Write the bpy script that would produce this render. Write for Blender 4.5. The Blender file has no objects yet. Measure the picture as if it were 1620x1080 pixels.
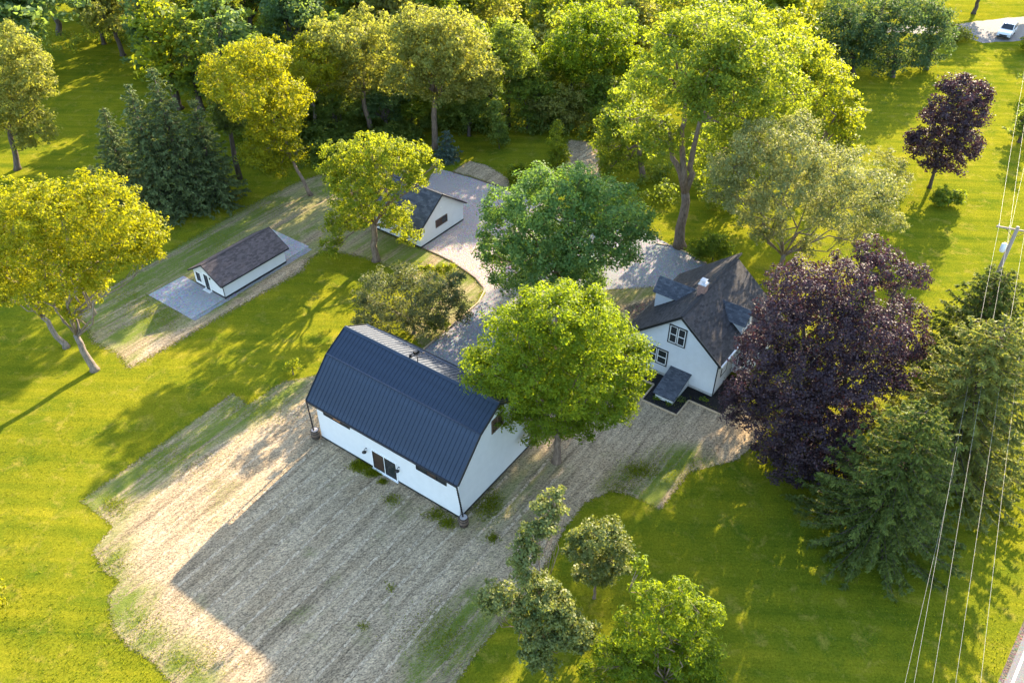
import bpy, math, random
import numpy as np
from mathutils import Matrix, Vector

# ------------------------------------------------------------------ camera
SC = bpy.context.scene
COL = SC.collection
CAM_H, FPX, PITCH, ROLL = 45.0, 1336.6, 0.68443, 0.004925
FW = np.array([0, math.cos(PITCH), -math.sin(PITCH)])
_up = np.array([0, math.sin(PITCH), math.cos(PITCH)]); _rt = np.array([1.0, 0, 0])
RT = math.cos(ROLL) * _rt + math.sin(ROLL) * _up
UP = -math.sin(ROLL) * _rt + math.cos(ROLL) * _up
CAMP = np.array([0, 0, CAM_H])
cd = bpy.data.cameras.new('camera'); cam = bpy.data.objects.new('camera', cd); COL.objects.link(cam)
cd.sensor_width = 36; cd.lens = FPX / 1620 * 36; cd.clip_end = 4000; cd.clip_start = 0.5
M = Matrix.Identity(4)
for i in range(3):
    M[i][0], M[i][1], M[i][2], M[i][3] = RT[i], UP[i], -FW[i], CAMP[i]
cam.matrix_world = M
SC.camera = cam
# ------------------------------------------------------------------ sky, sun, exposure
SUN_AZ, SUN_EL = math.radians(60), math.radians(22.5)      # azimuth from +X, counter-clockwise
w = bpy.data.worlds.new('World'); SC.world = w; w.use_nodes = True
nt = w.node_tree
bg = nt.nodes['Background']; sky = nt.nodes.new('ShaderNodeTexSky')
sky.sky_type = 'NISHITA'; sky.sun_disc = False; sky.sun_elevation = SUN_EL
sky.sun_rotation = math.pi / 2 - SUN_AZ; sky.dust_density = 1.0; sky.air_density = 1.0
nt.links.new(sky.outputs[0], bg.inputs[0]); bg.inputs[1].default_value = 0.15
sl = bpy.data.lights.new('sun', 'SUN'); sl.energy = 4.4; sl.angle = math.radians(0.55); sl.color = (1.0, 0.82, 0.58)
so = bpy.data.objects.new('sun', sl); COL.objects.link(so)
sdir = Vector((math.cos(SUN_AZ) * math.cos(SUN_EL), math.sin(SUN_AZ) * math.cos(SUN_EL), math.sin(SUN_EL)))
so.rotation_euler = sdir.to_track_quat('Z', 'Y').to_euler(); so.location = (60, 110, 60)
SC.view_settings.view_transform = 'Standard'; SC.view_settings.look = 'None'
SC.view_settings.exposure = 2.35; SC.view_settings.gamma = 1.0
SC.cycles.max_bounces = 7; SC.cycles.diffuse_bounces = 3; SC.cycles.glossy_bounces = 2
SC.cycles.transmission_bounces = 4; SC.cycles.transparent_max_bounces = 4
SC.cycles.sample_clamp_indirect = 6
SC.cycles.use_denoising = True; SC.cycles.denoising_input_passes = "RGB_ALBEDO_NORMAL"; SC.cycles.denoising_prefilter = "ACCURATE"; SC.cycles.use_adaptive_sampling = False

# ------------------------------------------------------------------ placing
def P(px, py, Y=None, z=0.0):
    """point of the photograph (1620 x 1080) at height z, or at distance Y ahead of the camera"""
    d = FPX * FW + (px - 810) * RT - (py - 540) * UP
    t = (z - CAM_H) / d[2] if Y is None else Y / d[1]
    return CAMP + t * d
def G(px, py, z=0.0):
    return P(px, py, None, z)
def pxm(p):
    """photo pixels per metre at a point"""
    return FPX / float((np.asarray(p) - CAMP) @ FW)

# ------------------------------------------------------------------ materials
MATS = {}
def mat(name, base=(0.5, 0.5, 0.5), rough=0.6, metal=0.0, spec=0.4):
    m = bpy.data.materials.new(name); m.use_nodes = True
    b = m.node_tree.nodes['Principled BSDF']
    b.inputs['Base Color'].default_value = (*base, 1); b.inputs['Roughness'].default_value = rough
    b.inputs['Metallic'].default_value = metal; b.inputs['Specular IOR Level'].default_value = spec
    MATS[name] = m
    return m, m.node_tree, b
class N:
    """small helper to wire procedural nodes"""
    def __init__(s, nt): s.t = nt
    def new(s, typ, **kw):
        n = s.t.nodes.new(typ)
        for k, v in kw.items(): setattr(n, k, v)
        return n
    def link(s, a, b): s.t.links.new(a, b)
    def coord(s, scale=(1, 1, 1), rotz=0.0, what='Object'):
        tc = s.new('ShaderNodeTexCoord'); mp = s.new('ShaderNodeMapping'); m0 = s.new('ShaderNodeMapping')
        m0.inputs['Rotation'].default_value = (0, 0, rotz); mp.inputs['Scale'].default_value = scale
        s.link(tc.outputs[what], m0.inputs[0]); s.link(m0.outputs[0], mp.inputs[0]); return mp.outputs[0]
    def noise(s, vec, scale, detail=4, rough=0.55, dist=0.0):
        n = s.new('ShaderNodeTexNoise'); n.inputs['Scale'].default_value = scale
        n.inputs['Detail'].default_value = detail; n.inputs['Roughness'].default_value = rough
        n.inputs['Distortion'].default_value = dist
        s.link(vec, n.inputs['Vector']); return n.outputs['Fac']
    def ramp(s, fac, stops):
        r = s.new('ShaderNodeValToRGB'); e = r.color_ramp.elements
        while len(e) < len(stops): e.new(0.5)
        for el, (p, c) in zip(e, stops):
            el.position = p; el.color = (*c, 1) if len(c) == 3 else c
        s.link(fac, r.inputs[0]); return r.outputs[0]
    def step(s, fac, a, b):
        r = s.new('ShaderNodeMapRange'); r.inputs[1].default_value = a; r.inputs[2].default_value = b
        s.link(fac, r.inputs[0]); return r.outputs[0]
    def mix(s, fac, a, b, typ='MIX'):
        m = s.new('ShaderNodeMix', data_type='RGBA', blend_type=typ)
        for sock, v in ((m.inputs[0], fac), (m.inputs[6], a), (m.inputs[7], b)):
            if isinstance(v, (int, float)): sock.default_value = v
            elif isinstance(v, tuple): sock.default_value = (*v, 1)
            else: s.link(v, sock)
        return m.outputs[2]
    def math(s, op, a, b=0.0):
        m = s.new('ShaderNodeMath', operation=op)
        for sock, v in ((m.inputs[0], a), (m.inputs[1], b)):
            if isinstance(v, (int, float)): sock.default_value = v
            else: s.link(v, sock)
        return m.outputs[0]
    def attr(s, name):
        a = s.new('ShaderNodeAttribute'); a.attribute_name = name; return a.outputs['Fac']
    def bump(s, h, bsdf, strength=0.5, dist=0.05):
        b = s.new('ShaderNodeBump'); b.inputs['Strength'].default_value = strength
        b.inputs['Distance'].default_value = dist
        s.link(h, b.inputs['Height']); s.link(b.outputs[0], bsdf.inputs['Normal'])

def leaf_mat(name, dark, light, trans, tfac=0.4, rough=0.5, spec=0.35):
    m, t, b = mat(name, light, rough, 0, spec); n = N(t)
    col = n.ramp(n.attr('v'), [(0.0, dark), (0.55, tuple((a + c) / 2 for a, c in zip(dark, light))), (1.0, light)])
    n.link(col, b.inputs['Base Color'])
    tr = n.new('ShaderNodeBsdfTranslucent')
    tc = n.mix(n.attr('v'), tuple(x * 0.7 for x in trans), trans); n.link(tc, tr.inputs[0])
    mx = n.new('ShaderNodeMixShader'); mx.inputs[0].default_value = tfac
    n.link(b.outputs[0], mx.inputs[1]); n.link(tr.outputs[0], mx.inputs[2])
    n.link(mx.outputs[0], t.nodes['Material Output'].inputs[0])
    return m
leaf_mat('leaf_yellow', (.085, .120, .006), (.27, .265, .012), (.52, .50, .008), .48, .6, .2)
leaf_mat('leaf_lime', (.06, .11, .010), (.22, .26, .022), (.52, .56, .015), .48, .6, .2)
leaf_mat('leaf_bright', (.035, .085, .006), (.17, .225, .012), (.40, .50, .010), .45, .6, .2)
leaf_mat('leaf_cotton', (.055, .105, .014), (.17, .22, .030), (.46, .54, .020), .45, .6, .2)
leaf_mat('leaf_olive', (.09, .115, .024), (.30, .285, .080), (.52, .53, .05), .44, .65, .15)
leaf_mat('leaf_maple', (.028, .085, .022), (.19, .275, .080), (.28, .46, .04), .38, .65, .18)
leaf_mat('leaf_dark', (.05, .095, .022), (.19, .235, .055), (.42, .52, .035), .46, .65, .15)
leaf_mat('leaf_teal', (.050, .105, .042), (.17, .235, .095), (.34, .48, .07), .44, .65, .15)
leaf_mat('leaf_sage', (.095, .130, .038), (.31, .30, .12), (.40, .42, .08), .35, .6, .2)
leaf_mat('leaf_purple', (.016, .010, .014), (.086, .056, .070), (.12, .045, .055), .22, .6, .25)
leaf_mat('leaf_fruit', (.045, .085, .020), (.25, .26, .085), (.40, .44, .05), .34, .5, .3)
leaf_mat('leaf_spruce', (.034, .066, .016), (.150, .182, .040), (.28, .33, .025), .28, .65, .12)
leaf_mat('leaf_spruce_sunlit', (.070, .100, .024), (.25, .265, .070), (.42, .44, .04), .34, .6, .15)  # spruce needles with the sunlight on the boughs put into a brighter colour
leaf_mat('leaf_fir', (.042, .076, .028), (.175, .215, .080), (.24, .30, .05), .22, .65, .15)
leaf_mat('leaf_willow', (.028, .065, .030), (.105, .155, .065), (.20, .30, .05), .34, .65, .15)
leaf_mat('leaf_apple', (.045, .062, .022), (.170, .175, .070), (.26, .29, .05), .3, .6, .2)
leaf_mat('leaf_blue', (.04, .075, .055), (.12, .17, .12), (.12, .18, .07), .2)
leaf_mat('leaf_grass', (.06, .10, .010), (.23, .24, .016), (.46, .48, .014), .4, 1.0, .0)

def bark(name, a, b):
    m, t, bs = mat(name, a, .85, 0, .2); n = N(t)
    v = n.coord((1, 1, .22)); f = n.noise(v, 9, 6, .65)
    n.link(n.ramp(f, [(.3, a), (.7, b)]), bs.inputs['Base Color']); n.bump(f, bs, .8, .05)
bark('bark_brown', (.085, .06, .045), (.27, .20, .15))
bark('bark_grey', (.09, .075, .06), (.27, .22, .18))
bark('bark_dark', (.04, .032, .028), (.14, .11, .09))

# ground
m, t, b = mat("lawn", (.1, .15, .02), 1.0, 0, .0); n = N(t)
v = n.coord()
big = n.noise(v, .05, 4, .6); mid = n.noise(v, .45, 5, .6); fine = n.noise(v, 7.0, 4, .7); grain = n.noise(v, 26.0, 3, .7)
vs = n.coord((.022, 1, 1), .05); stripe = n.noise(vs, .9, 3, .6)
f1 = n.math('ADD', n.math('MULTIPLY', big, .30), n.math('MULTIPLY', mid, .25))
f1 = n.math('ADD', f1, n.math('MULTIPLY', stripe, .45))
c1 = n.ramp(f1, [(.36, (.095, .135, .010)), (.45, (.165, .185, .012)), (.54, (.222, .222, .014)), (.64, (.320, .285, .020))])
c1 = n.mix(n.step(n.noise(v, .35, 6, .68), .50, .68), c1, (.105, .150, .012))
c1 = n.mix(n.step(n.noise(v, .7, 6, .7, .5), .54, .74), c1, (.34, .28, .045))
c2 = n.ramp(fine, [(.30, (.50, .56, .50)), (.52, (1, 1, 1)), (.72, (1.4, 1.35, 1.25))])
c3 = n.ramp(grain, [(.30, (.5, .55, .55)), (.52, (1, 1, 1)), (.75, (1.5, 1.4, 1.3))])
n.link(n.mix(.8, n.mix(.75, c1, c2, 'MULTIPLY'), c3, 'MULTIPLY'), b.inputs['Base Color'])
n.bump(n.math('ADD', n.math('MULTIPLY', fine, .5), grain), b, 1.0, .10)

YAWV = 0.956       # direction of the barn's gable axis, the straw rows run along it
m, t, b = mat('straw', (.5, .4, .27), 1.0, 0, .0); n = N(t)
v = n.coord(); vr = n.coord((.10, 1, 1), -YAWV)
row = n.noise(vr, .9, 4, .6); row2 = n.noise(n.coord((.04, 1, 1), -YAWV), 4.0, 4, .7); fine = n.noise(v, 9, 5, .75); grain = n.noise(v, 30, 3, .7)
vf = n.coord((.3, 1, 1), -YAWV + .5); fib = n.noise(vf, 14, 3, .7); soil = n.noise(v, .35, 5, .6); gm = n.noise(v, .22, 5, .65, .4)
c = n.ramp(n.math('ADD', n.math('MULTIPLY', row, .55), n.math('MULTIPLY', row2, .45)), [(.34, (.20, .150, .095)), (.48, (.415, .315, .20)), (.62, (.57, .44, .285))])
c = n.mix(n.step(soil, .50, .72), c, (.38, .28, .17))
c = n.mix(.85, c, n.ramp(fine, [(.34, (.22, .23, .25)), (.50, (1, 1, 1)), (.68, (1.5, 1.47, 1.4))]), 'MULTIPLY')
c = n.mix(.8, c, n.ramp(fib, [(.32, (.32, .32, .34)), (.5, (1, 1, 1)), (.70, (1.5, 1.48, 1.4))]), 'MULTIPLY')
gf = n.math('MULTIPLY', n.step(gm, .56, .66), n.step(fine, .44, .56))
gf = n.math('MULTIPLY', gf, n.attr('green'))
gf2 = n.math('MULTIPLY', n.step(n.attr('green'), .6, 1.45), n.step(n.math('ADD', n.math('MULTIPLY', fine, .4), n.math('MULTIPLY', n.noise(vr, .9, 5, .65, .3), .6)), .42, .54))
c = n.mix(n.math('MINIMUM', n.math('ADD', gf, gf2), .92), c, n.ramp(grain, [(.3, (.06, .115, .015)), (.7, (.20, .24, .03))]))
n.link(c, b.inputs['Base Color'])
n.bump(n.math('ADD', n.math('MULTIPLY', fine, .8), n.math('ADD', fib, grain)), b, 1.0, .07)
def fray(t, b):
    """thin, torn border: the sheet breaks up towards its edge"""
    n = N(t); v = n.coord(); e = n.math('ADD', n.attr('fade'), n.math('MULTIPLY', n.math('SUBTRACT', n.math('ADD', n.math('MULTIPLY', n.noise(v, 5, 4, .7), .6), n.math('MULTIPLY', n.noise(v, 22, 3, .7), .4)), .5), 1.9))
    tr = n.new('ShaderNodeBsdfTransparent'); mx = n.new('ShaderNodeMixShader'); n.link(n.step(e, .42, .58), mx.inputs[0])
    n.link(tr.outputs[0], mx.inputs[1]); n.link(b.outputs[0], mx.inputs[2]); n.link(mx.outputs[0], t.nodes['Material Output'].inputs[0])
fray(t, b)

m, t, b = mat('straw_seam', (.70, .55, .35), .9, 0, .15); n = N(t); v = n.coord()
c = n.ramp(n.noise(v, 8, 5, .75), [(.36, (.22, .165, .105)), (.52, (.50, .385, .25)), (.70, (.68, .54, .36))]); n.link(c, b.inputs['Base Color']); n.bump(n.noise(v, 20, 4, .7), b, 1.0, .05)
at = n.new('ShaderNodeBsdfTransparent'); mx = n.new('ShaderNodeMixShader'); n.link(n.step(n.noise(v, 3.0, 5, .75), .38, .52), mx.inputs[0]); n.link(at.outputs[0], mx.inputs[1]); n.link(b.outputs[0], mx.inputs[2]); n.link(mx.outputs[0], t.nodes['Material Output'].inputs[0])

def speckle(name, a, bcol, scale, rough=.85, bd=.03, patch=None):
    m, t, b = mat(name, a, rough, 0, .3); n = N(t); v = n.coord()
    vo = n.new('ShaderNodeTexVoronoi'); vo.inputs['Scale'].default_value = scale; n.link(v, vo.inputs['Vector'])
    f = n.noise(v, scale * .8, 4, .7); big = n.noise(v, .3, 5, .6)
    c = n.ramp(f, [(.3, a), (.7, bcol)])
    c = n.mix(.45, c, vo.outputs['Color'], 'SOFT_LIGHT')
    c = n.mix(n.step(big, .45, .7), c, patch or a)
    n.link(c, b.inputs['Base Color']); n.bump(n.math('SUBTRACT', f, vo.outputs['Distance']), b, .8, bd)
speckle('gravel_pink', (.22, .185, .17), (.44, .375, .34), 9, .9, .05, (.33, .28, .255))
speckle('gravel_grey', (.14, .145, .155), (.30, .295, .30), 12, .9, .03, (.21, .205, .205))
speckle('pad_gravel', (.22, .22, .225), (.37, .36, .355), 9, .85, .015, (.31, .295, .285))
speckle('asphalt', (.12, .115, .11), (.21, .20, .195), 20, .9, .006, (.16, .155, .15))
speckle('mulch', (.008, .007, .007), (.035, .03, .028), 18, .95, .05)
speckle('soil', (.07, .055, .042), (.19, .15, .11), 8, .95, .05)
speckle('litter', (.05, .04, .032), (.15, .12, .09), 7, .95, .05, (.09, .07, .05)); fray(MATS['litter'].node_tree, MATS['litter'].node_tree.nodes['Principled BSDF'])
mat('paint_line', (.8, .79, .76), .6)

# building
def noisy(name, base, amt, scale, rough, metal=0, spec=.4, bump=.15, bd=.004, aniso=(1, 1, 1)):
    m, t, b = mat(name, base, rough, metal, spec); n = N(t); f = n.noise(n.coord(aniso), scale, 5, .6)
    n.link(n.ramp(f, [(.25, tuple(x * (1 - amt) for x in base)), (.75, tuple(min(1, x * (1 + amt)) for x in base))]), b.inputs['Base Color'])
    n.bump(f, b, bump, bd)
noisy('white_wall', (.62, .63, .64), .05, 1.6, .6, bump=.1)
noisy('white_siding', (.62, .635, .65), .05, 2.2, .55, bump=.1)
noisy('metal_roof', (.024, .038, .064), 0.2, 1.4, .50, .10, .3, .05)
noisy('black_trim', (.016, .017, .019), .3, 6, .45)
noisy('white_trim', (.78, .78, .77), .04, 5, .5)
noisy('brown_trim', (.10, .06, .04), .3, 9, .6)
noisy('brick', (.34, .20, .16), .35, 14, .85, bump=.6, bd=.02)
noisy('cap_metal', (.72, .73, .76), .06, 4, .35, .4)
noisy('timber', (.46, .34, .21), .25, 5, .8, bump=.3)
noisy('dark_timber', (.13, .09, .06), .3, 5, .85, bump=.4)
noisy('oak_stave', (.12, .085, .065), .4, 8, .8, bump=.4, aniso=(1, 1, .1))
noisy('iron', (.035, .033, .033), .3, 8, .5, .7)
noisy('barrel_lid', (.40, .36, .34), .2, 8, .7)
noisy('pole_wood', (.30, .235, .185), .3, 6, .85, bump=.5, aniso=(1, 1, .1))
noisy('ceramic', (.72, .72, .74), .05, 4, .25)
noisy('wire_metal', (.32, .31, .30), .05, 4, .5, .3)
noisy('concrete', (.46, .45, .43), .12, 5, .85, bump=.3)
noisy('car_white', (.80, .80, .82), .02, 2, .25, 0, .5, 0)
noisy('tyre', (.02, .02, .02), .2, 8, .85)
noisy('rim', (.45, .46, .48), .05, 4, .3, .8)
noisy('headlight', (.75, .76, .80), .05, 4, .15)
noisy('stone', (.42, .38, .33), .25, 6, .9, bump=.5)
m, t, b = mat('glass_dark', (.022, .026, .030), .06, 0, .6)
m, t, b = mat('glass_brown', (.055, .035, .028), .12, 0, .5)
m, t, b = mat('glass_orange_reflection', (.50, .22, .09), .3, 0, .4)  # orange reflection painted into the base colour of one pane
def shingle(name, a, bcol):
    m, t, b = mat(name, a, .85, 0, .25); n = N(t)
    f = n.noise(n.coord(), 40, 3, .7); vv = n.attr('v')
    c = n.ramp(vv, [(0, a), (1, bcol)])
    c = n.mix(.6, c, n.ramp(f, [(.3, (.6, .6, .6)), (.7, (1.35, 1.35, 1.35))]), 'MULTIPLY')
    n.link(c, b.inputs['Base Color']); n.bump(f, b, .5, .006)
shingle('shingle_brown', (.036, .034, .035), (.078, .072, .073))
shingle('shingle_red', (.062, .051, .052), (.122, .100, .099))
shingle('shingle_slate', (.060, .066, .078), (.125, .130, .145))

# ------------------------------------------------------------------ objects
def props(o, label=None, cat=None, group=None, kind=None):
    for k, v in (('label', label), ('category', cat), ('group', group), ('kind', kind)):
        if v: o[k] = v
    return o
def empty(name, loc=(0, 0, 0), rz=0.0, **kw):
    o = bpy.data.objects.new(name, None); COL.objects.link(o)
    o.location = tuple(float(x) for x in loc); o.rotation_euler = (0, 0, rz); o.empty_display_size = .3
    return props(o, **kw)
def link(name, me, parent=None, **kw):
    o = bpy.data.objects.new(name, me); COL.objects.link(o)
    if parent: o.parent = parent
    return props(o, **kw)
class MB:
    """collects shapes for one mesh"""
    def __init__(s): s.v = []; s.f = []
    def add(s, vs, fs):
        o = len(s.v); s.v += [tuple(float(c) for c in p) for p in vs]; s.f += [tuple(i + o for i in f) for f in fs]; return s
    def box(s, x0, x1, y0, y1, z0, z1):
        return s.add([(x0, y0, z0), (x1, y0, z0), (x1, y1, z0), (x0, y1, z0), (x0, y0, z1), (x1, y0, z1), (x1, y1, z1), (x0, y1, z1)],
                     [(3, 2, 1, 0), (4, 5, 6, 7), (0, 1, 5, 4), (1, 2, 6, 5), (2, 3, 7, 6), (3, 0, 4, 7)])
    def mbox(s, mp, a0, a1, b0, b1, d0, d1):
        """box in a wall's own axes: along, height, outward"""
        q = [mp(a, bb, d) for d in (d0, d1) for bb in (b0, b1) for a in (a0, a1)]
        return s.add(q, [(0, 1, 3, 2), (4, 6, 7, 5), (0, 4, 5, 1), (2, 3, 7, 6), (0, 2, 6, 4), (1, 5, 7, 3)])
    def prism(s, poly, A, B):
        """polygon given as 3-D points, shifted from offset A to offset B"""
        k = len(poly); A = np.array(A); B = np.array(B)
        vs = [np.array(p) + A for p in poly] + [np.array(p) + B for p in poly]
        fs = [tuple(range(k))[::-1], tuple(range(k, 2 * k))] + [(i, (i + 1) % k, k + (i + 1) % k, k + i) for i in range(k)]
        return s.add(vs, fs)
    def slab(s, p, th):
        p = [np.array(x, float) for x in p]; nn = np.cross(p[1] - p[0], p[2] - p[0]); nn /= np.linalg.norm(nn)
        return s.prism(p, (0, 0, 0), -nn * th)
    def bar(s, a, b, w, h=None):
        a = np.array(a, float); b = np.array(b, float); h = h or w; d = b - a; d /= np.linalg.norm(d)
        r = np.array([0, 0, 1.0]) if abs(d[2]) < .95 else np.array([1.0, 0, 0])
        x = np.cross(d, r); x /= np.linalg.norm(x); y = np.cross(x, d)
        q = [x * w / 2 * i + y * h / 2 * j for i, j in ((-1, -1), (1, -1), (1, 1), (-1, 1))]
        return s.add([a + e for e in q] + [b + e for e in q], [(3, 2, 1, 0), (4, 5, 6, 7)] + [(i, (i + 1) % 4, 4 + (i + 1) % 4, 4 + i) for i in range(4)])
    def tube(s, path, rad, k=8):
        path = np.array(path, float); rad = np.broadcast_to(np.array(rad, float), (len(path),))
        vs = []; ref = np.array([1.0, 0, 0])
        for i, p in enumerate(path):
            d = path[min(i + 1, len(path) - 1)] - path[max(i - 1, 0)]; d /= np.linalg.norm(d) + 1e-9
            x = ref - d * (ref @ d)
            if np.linalg.norm(x) < .1: x = np.cross(d, [0, 1, 0])
            x /= np.linalg.norm(x); y = np.cross(d, x); ref = x
            for j in range(k):
                a = 2 * math.pi * j / k; vs.append(p + rad[i] * (math.cos(a) * x + math.sin(a) * y))
        nn = len(path)
        fs = [(i * k + j, i * k + (j + 1) % k, (i + 1) * k + (j + 1) % k, (i + 1) * k + j) for i in range(nn - 1) for j in range(k)]
        fs += [tuple(range(k))[::-1], tuple(range((nn - 1) * k, nn * k))]
        return s.add(vs, fs)
    def lathe(s, prof, c=(0, 0, 0), k=16):
        vs = [(c[0] + r * math.cos(2 * math.pi * j / k), c[1] + r * math.sin(2 * math.pi * j / k), c[2] + z) for r, z in prof for j in range(k)]
        nn = len(prof)
        fs = [(i * k + j, i * k + (j + 1) % k, (i + 1) * k + (j + 1) % k, (i + 1) * k + j) for i in range(nn - 1) for j in range(k)]
        fs += [tuple(range(k))[::-1], tuple(range((nn - 1) * k, nn * k))]
        return s.add(vs, fs)
    def mesh(s, name, mt, smooth=False):
        me = bpy.data.meshes.new(name); me.from_pydata(s.v, [], s.f); me.update()
        if mt: me.materials.append(MATS[mt])
        if smooth: me.polygons.foreach_set('use_smooth', [True] * len(me.polygons))
        return me
    def build(s, name, mt, parent=None, smooth=False, **kw):
        return link(name, s.mesh(name, mt, smooth), parent, **kw)
def quads_mesh(name, V, nq, mt, v=None, attr='v'):
    """V: (nq*4,3) array"""
    me = bpy.data.meshes.new(name)
    me.vertices.add(nq * 4); me.vertices.foreach_set('co', V.astype(np.float32).ravel())
    me.loops.add(nq * 4); me.loops.foreach_set('vertex_index', np.arange(nq * 4, dtype=np.int32))
    me.polygons.add(nq); me.polygons.foreach_set('loop_start', np.arange(0, nq * 4, 4, dtype=np.int32))
    me.update(calc_edges=True); me.materials.append(MATS[mt])
    if v is not None:
        a = me.attributes.new(attr, 'FLOAT', 'FACE'); a.data.foreach_set('value', v.astype(np.float32))
    return me

# ================================================================== GROUND
POLYS = []
def poly_obj(name, pts, z, mt, th=0.0, rag=0.0, seed=0, step=1.0, green=None, **kw):
    """flat sheet from ground points with an uneven edge"""
    rng = random.Random(seed); out = []
    k = len(pts)
    for i in range(k):
        a, b = np.array(pts[i][:2]), np.array(pts[(i + 1) % k][:2]); L = np.linalg.norm(b - a); nn = max(1, int(L / step))
        for j in range(nn):
            p = a + (b - a) * j / nn
            if rag: p = p + np.array([rng.uniform(-rag, rag), rng.uniform(-rag, rag)])
            out.append(p)
    if name not in ('far_driveway',): POLYS.append((name, np.array(out)))
    vs = [(p[0], p[1], z) for p in out]; nn = len(vs); fs = [tuple(range(nn))]
    if th:
        vs += [(p[0], p[1], z - th) for p in out]
        fs += [(i, nn + i, nn + (i + 1) % nn, (i + 1) % nn) for i in range(nn)]
    me = bpy.data.meshes.new(name); me.from_pydata(vs, [], fs); me.materials.append(MATS[mt])
    if sum((out[i][0] * out[(i + 1) % nn][1] - out[(i + 1) % nn][0] * out[i][1]) for i in range(nn)) < 0: me.flip_normals()
    if green is not None:
        a = me.attributes.new('green', 'FLOAT', 'FACE'); a.data.foreach_set('value', [green] * len(me.polygons))
    me.update()
    return link(name, me, **kw)

MB().add([(-1500, -600, 0), (1500, -600, 0), (1500, 2400, 0), (-1500, 2400, 0)], [(0, 1, 2, 3)]).build('lawn_ground', 'lawn', kind='structure')
g = lambda *l: [G(*p) for p in l]
# gravel: pink court by the garage, grey drive towards the house, branch behind the barn
poly_obj('gravel_court', g((690, 266), (745, 280), (806, 303), (880, 318), (905, 350), (880, 420), (800, 470), (766, 462), (752, 440), (715, 413), (668, 392), (640, 350)), .010, 'gravel_pink', rag=.10, seed=1, kind='structure')
poly_obj('gravel_drive', g((800, 455), (880, 415), (900, 345), (1000, 352), (1060, 388), (1118, 417), (1110, 440), (1064, 457), (960, 458), (905, 500), (860, 560), (800, 600), (735, 620), (660, 600), (672, 551), (757, 479), (768, 462)), .016, 'gravel_grey', rag=.08, seed=2, kind='structure')
# straw erosion matting: sheets with torn borders, grass showing where it has grown through
def seg_dist(pt, poly):
    d = np.full(len(pt), 1e9)
    for i in range(len(poly)):
        a, b = poly[i], poly[(i + 1) % len(poly)]; ab = b - a; t_ = np.clip(((pt - a) @ ab) / (ab @ ab + 1e-12), 0, 1)
        d = np.minimum(d, np.linalg.norm(pt - (a + t_[:, None] * ab), axis=1))
    return d
def inside(pts, poly):
    x, y = pts[:, 0], pts[:, 1]; r = np.zeros(len(pts), bool); j = len(poly) - 1
    for i in range(len(poly)):
        xi, yi, xj, yj = *poly[i], *poly[j]
        c_ = (yi > y) != (yj > y); r ^= c_ & (x < (xj - xi) * (y - yi) / (yj - yi + 1e-12) + xi); j = i
    return r
def soft_sheet(name, pts, z, mt, fade, zones=(), base=.4, seed=0, res=.28):
    rng = np.random.default_rng(seed); poly = np.array([p[:2] for p in pts]); lo, hi = poly.min(0) - 1, poly.max(0) + 1
    xs, ys = np.arange(lo[0], hi[0], res), np.arange(lo[1], hi[1], res); X, Y_ = np.meshgrid(xs, ys); pt = np.stack([X.ravel(), Y_.ravel()], 1)
    sd = seg_dist(pt, poly) * np.where(inside(pt, poly), 1, -1)
    gr = np.full(len(pt), base)
    for zp, val, w_ in zones:
        zp = np.array([p[:2] for p in zp]); q = seg_dist(pt, zp) * np.where(inside(pt, zp), 1, -1); k = np.clip(q / w_ + .5, 0, 1); gr = gr * (1 - k) + val * k
    nx, ny = len(xs), len(ys); idx = np.arange(nx * ny).reshape(ny, nx)
    q = np.stack([idx[:-1, :-1], idx[:-1, 1:], idx[1:, 1:], idx[1:, :-1]], -1).reshape(-1, 4); q = q[(sd[q] > -fade * .9).any(1)]
    used, inv = np.unique(q, return_inverse=True); q = inv.reshape(-1, 4)
    zz = z + rng.uniform(0, .012, len(used))
    V = np.concatenate([pt[used], zz[:, None]], 1)
    me = bpy.data.meshes.new(name); me.from_pydata(V.tolist(), [], q.tolist()); me.materials.append(MATS[mt])
    for nm, val in (('fade', np.clip(sd[used] / fade * .5 + .5, 0, 1)), ('green', gr[used])):
        at = me.attributes.new(nm, 'FLOAT', 'POINT'); at.data.foreach_set('value', val.astype(np.float32))
    POLYS.append((name, poly)); me.update()
    return link(name, me, kind='structure')
MAT_PX = g((128, 793), (200, 741), (290, 678), (368, 622), (393, 640), (448, 604), (520, 590), (700, 620), (850, 660), (1005, 622), (1030, 634), (1065, 648), (1090, 628), (1140, 650), (1175, 640), (1210, 668), (1206, 692), (1165, 728), (1092, 745), (1044, 806), (1003, 785), (968, 776), (925, 795), (890, 840), (868, 884), (845, 925), (800, 978), (755, 1030), (715, 1090), (660, 1180), (420, 1190), (290, 1098), (262, 1070), (236, 1040), (205, 1025), (180, 993), (174, 968), (172, 942), (190, 918), (166, 905), (147, 872), (180, 832), (162, 818))
straw = soft_sheet('straw_matting', MAT_PX, .018, 'straw', .40, [
    (g((120, 800), (200, 735), (366, 615), (440, 600), (500, 590), (490, 625), (400, 672), (300, 735), (230, 790), (196, 830)), 1.5, 2.2),
    (g((140, 872), (185, 832), (215, 850), (205, 890), (240, 930), (255, 985), (300, 1010), (345, 1060), (380, 1110), (280, 1100), (200, 1030), (165, 960)), 1.4, 2.0),
    (g((630, 1110), (650, 1030), (690, 975), (740, 940), (810, 945), (800, 985), (720, 1090)), 1.6, 2.0),
    (g((945, 775), (985, 735), (1050, 705), (1110, 705), (1130, 728), (1088, 750), (1042, 810), (1000, 795)), 1.5, 1.6),
    (g((700, 830), (760, 780), (850, 715), (900, 740), (850, 800), (760, 850)), 1.05, 2.0)], .50, 3)
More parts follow.
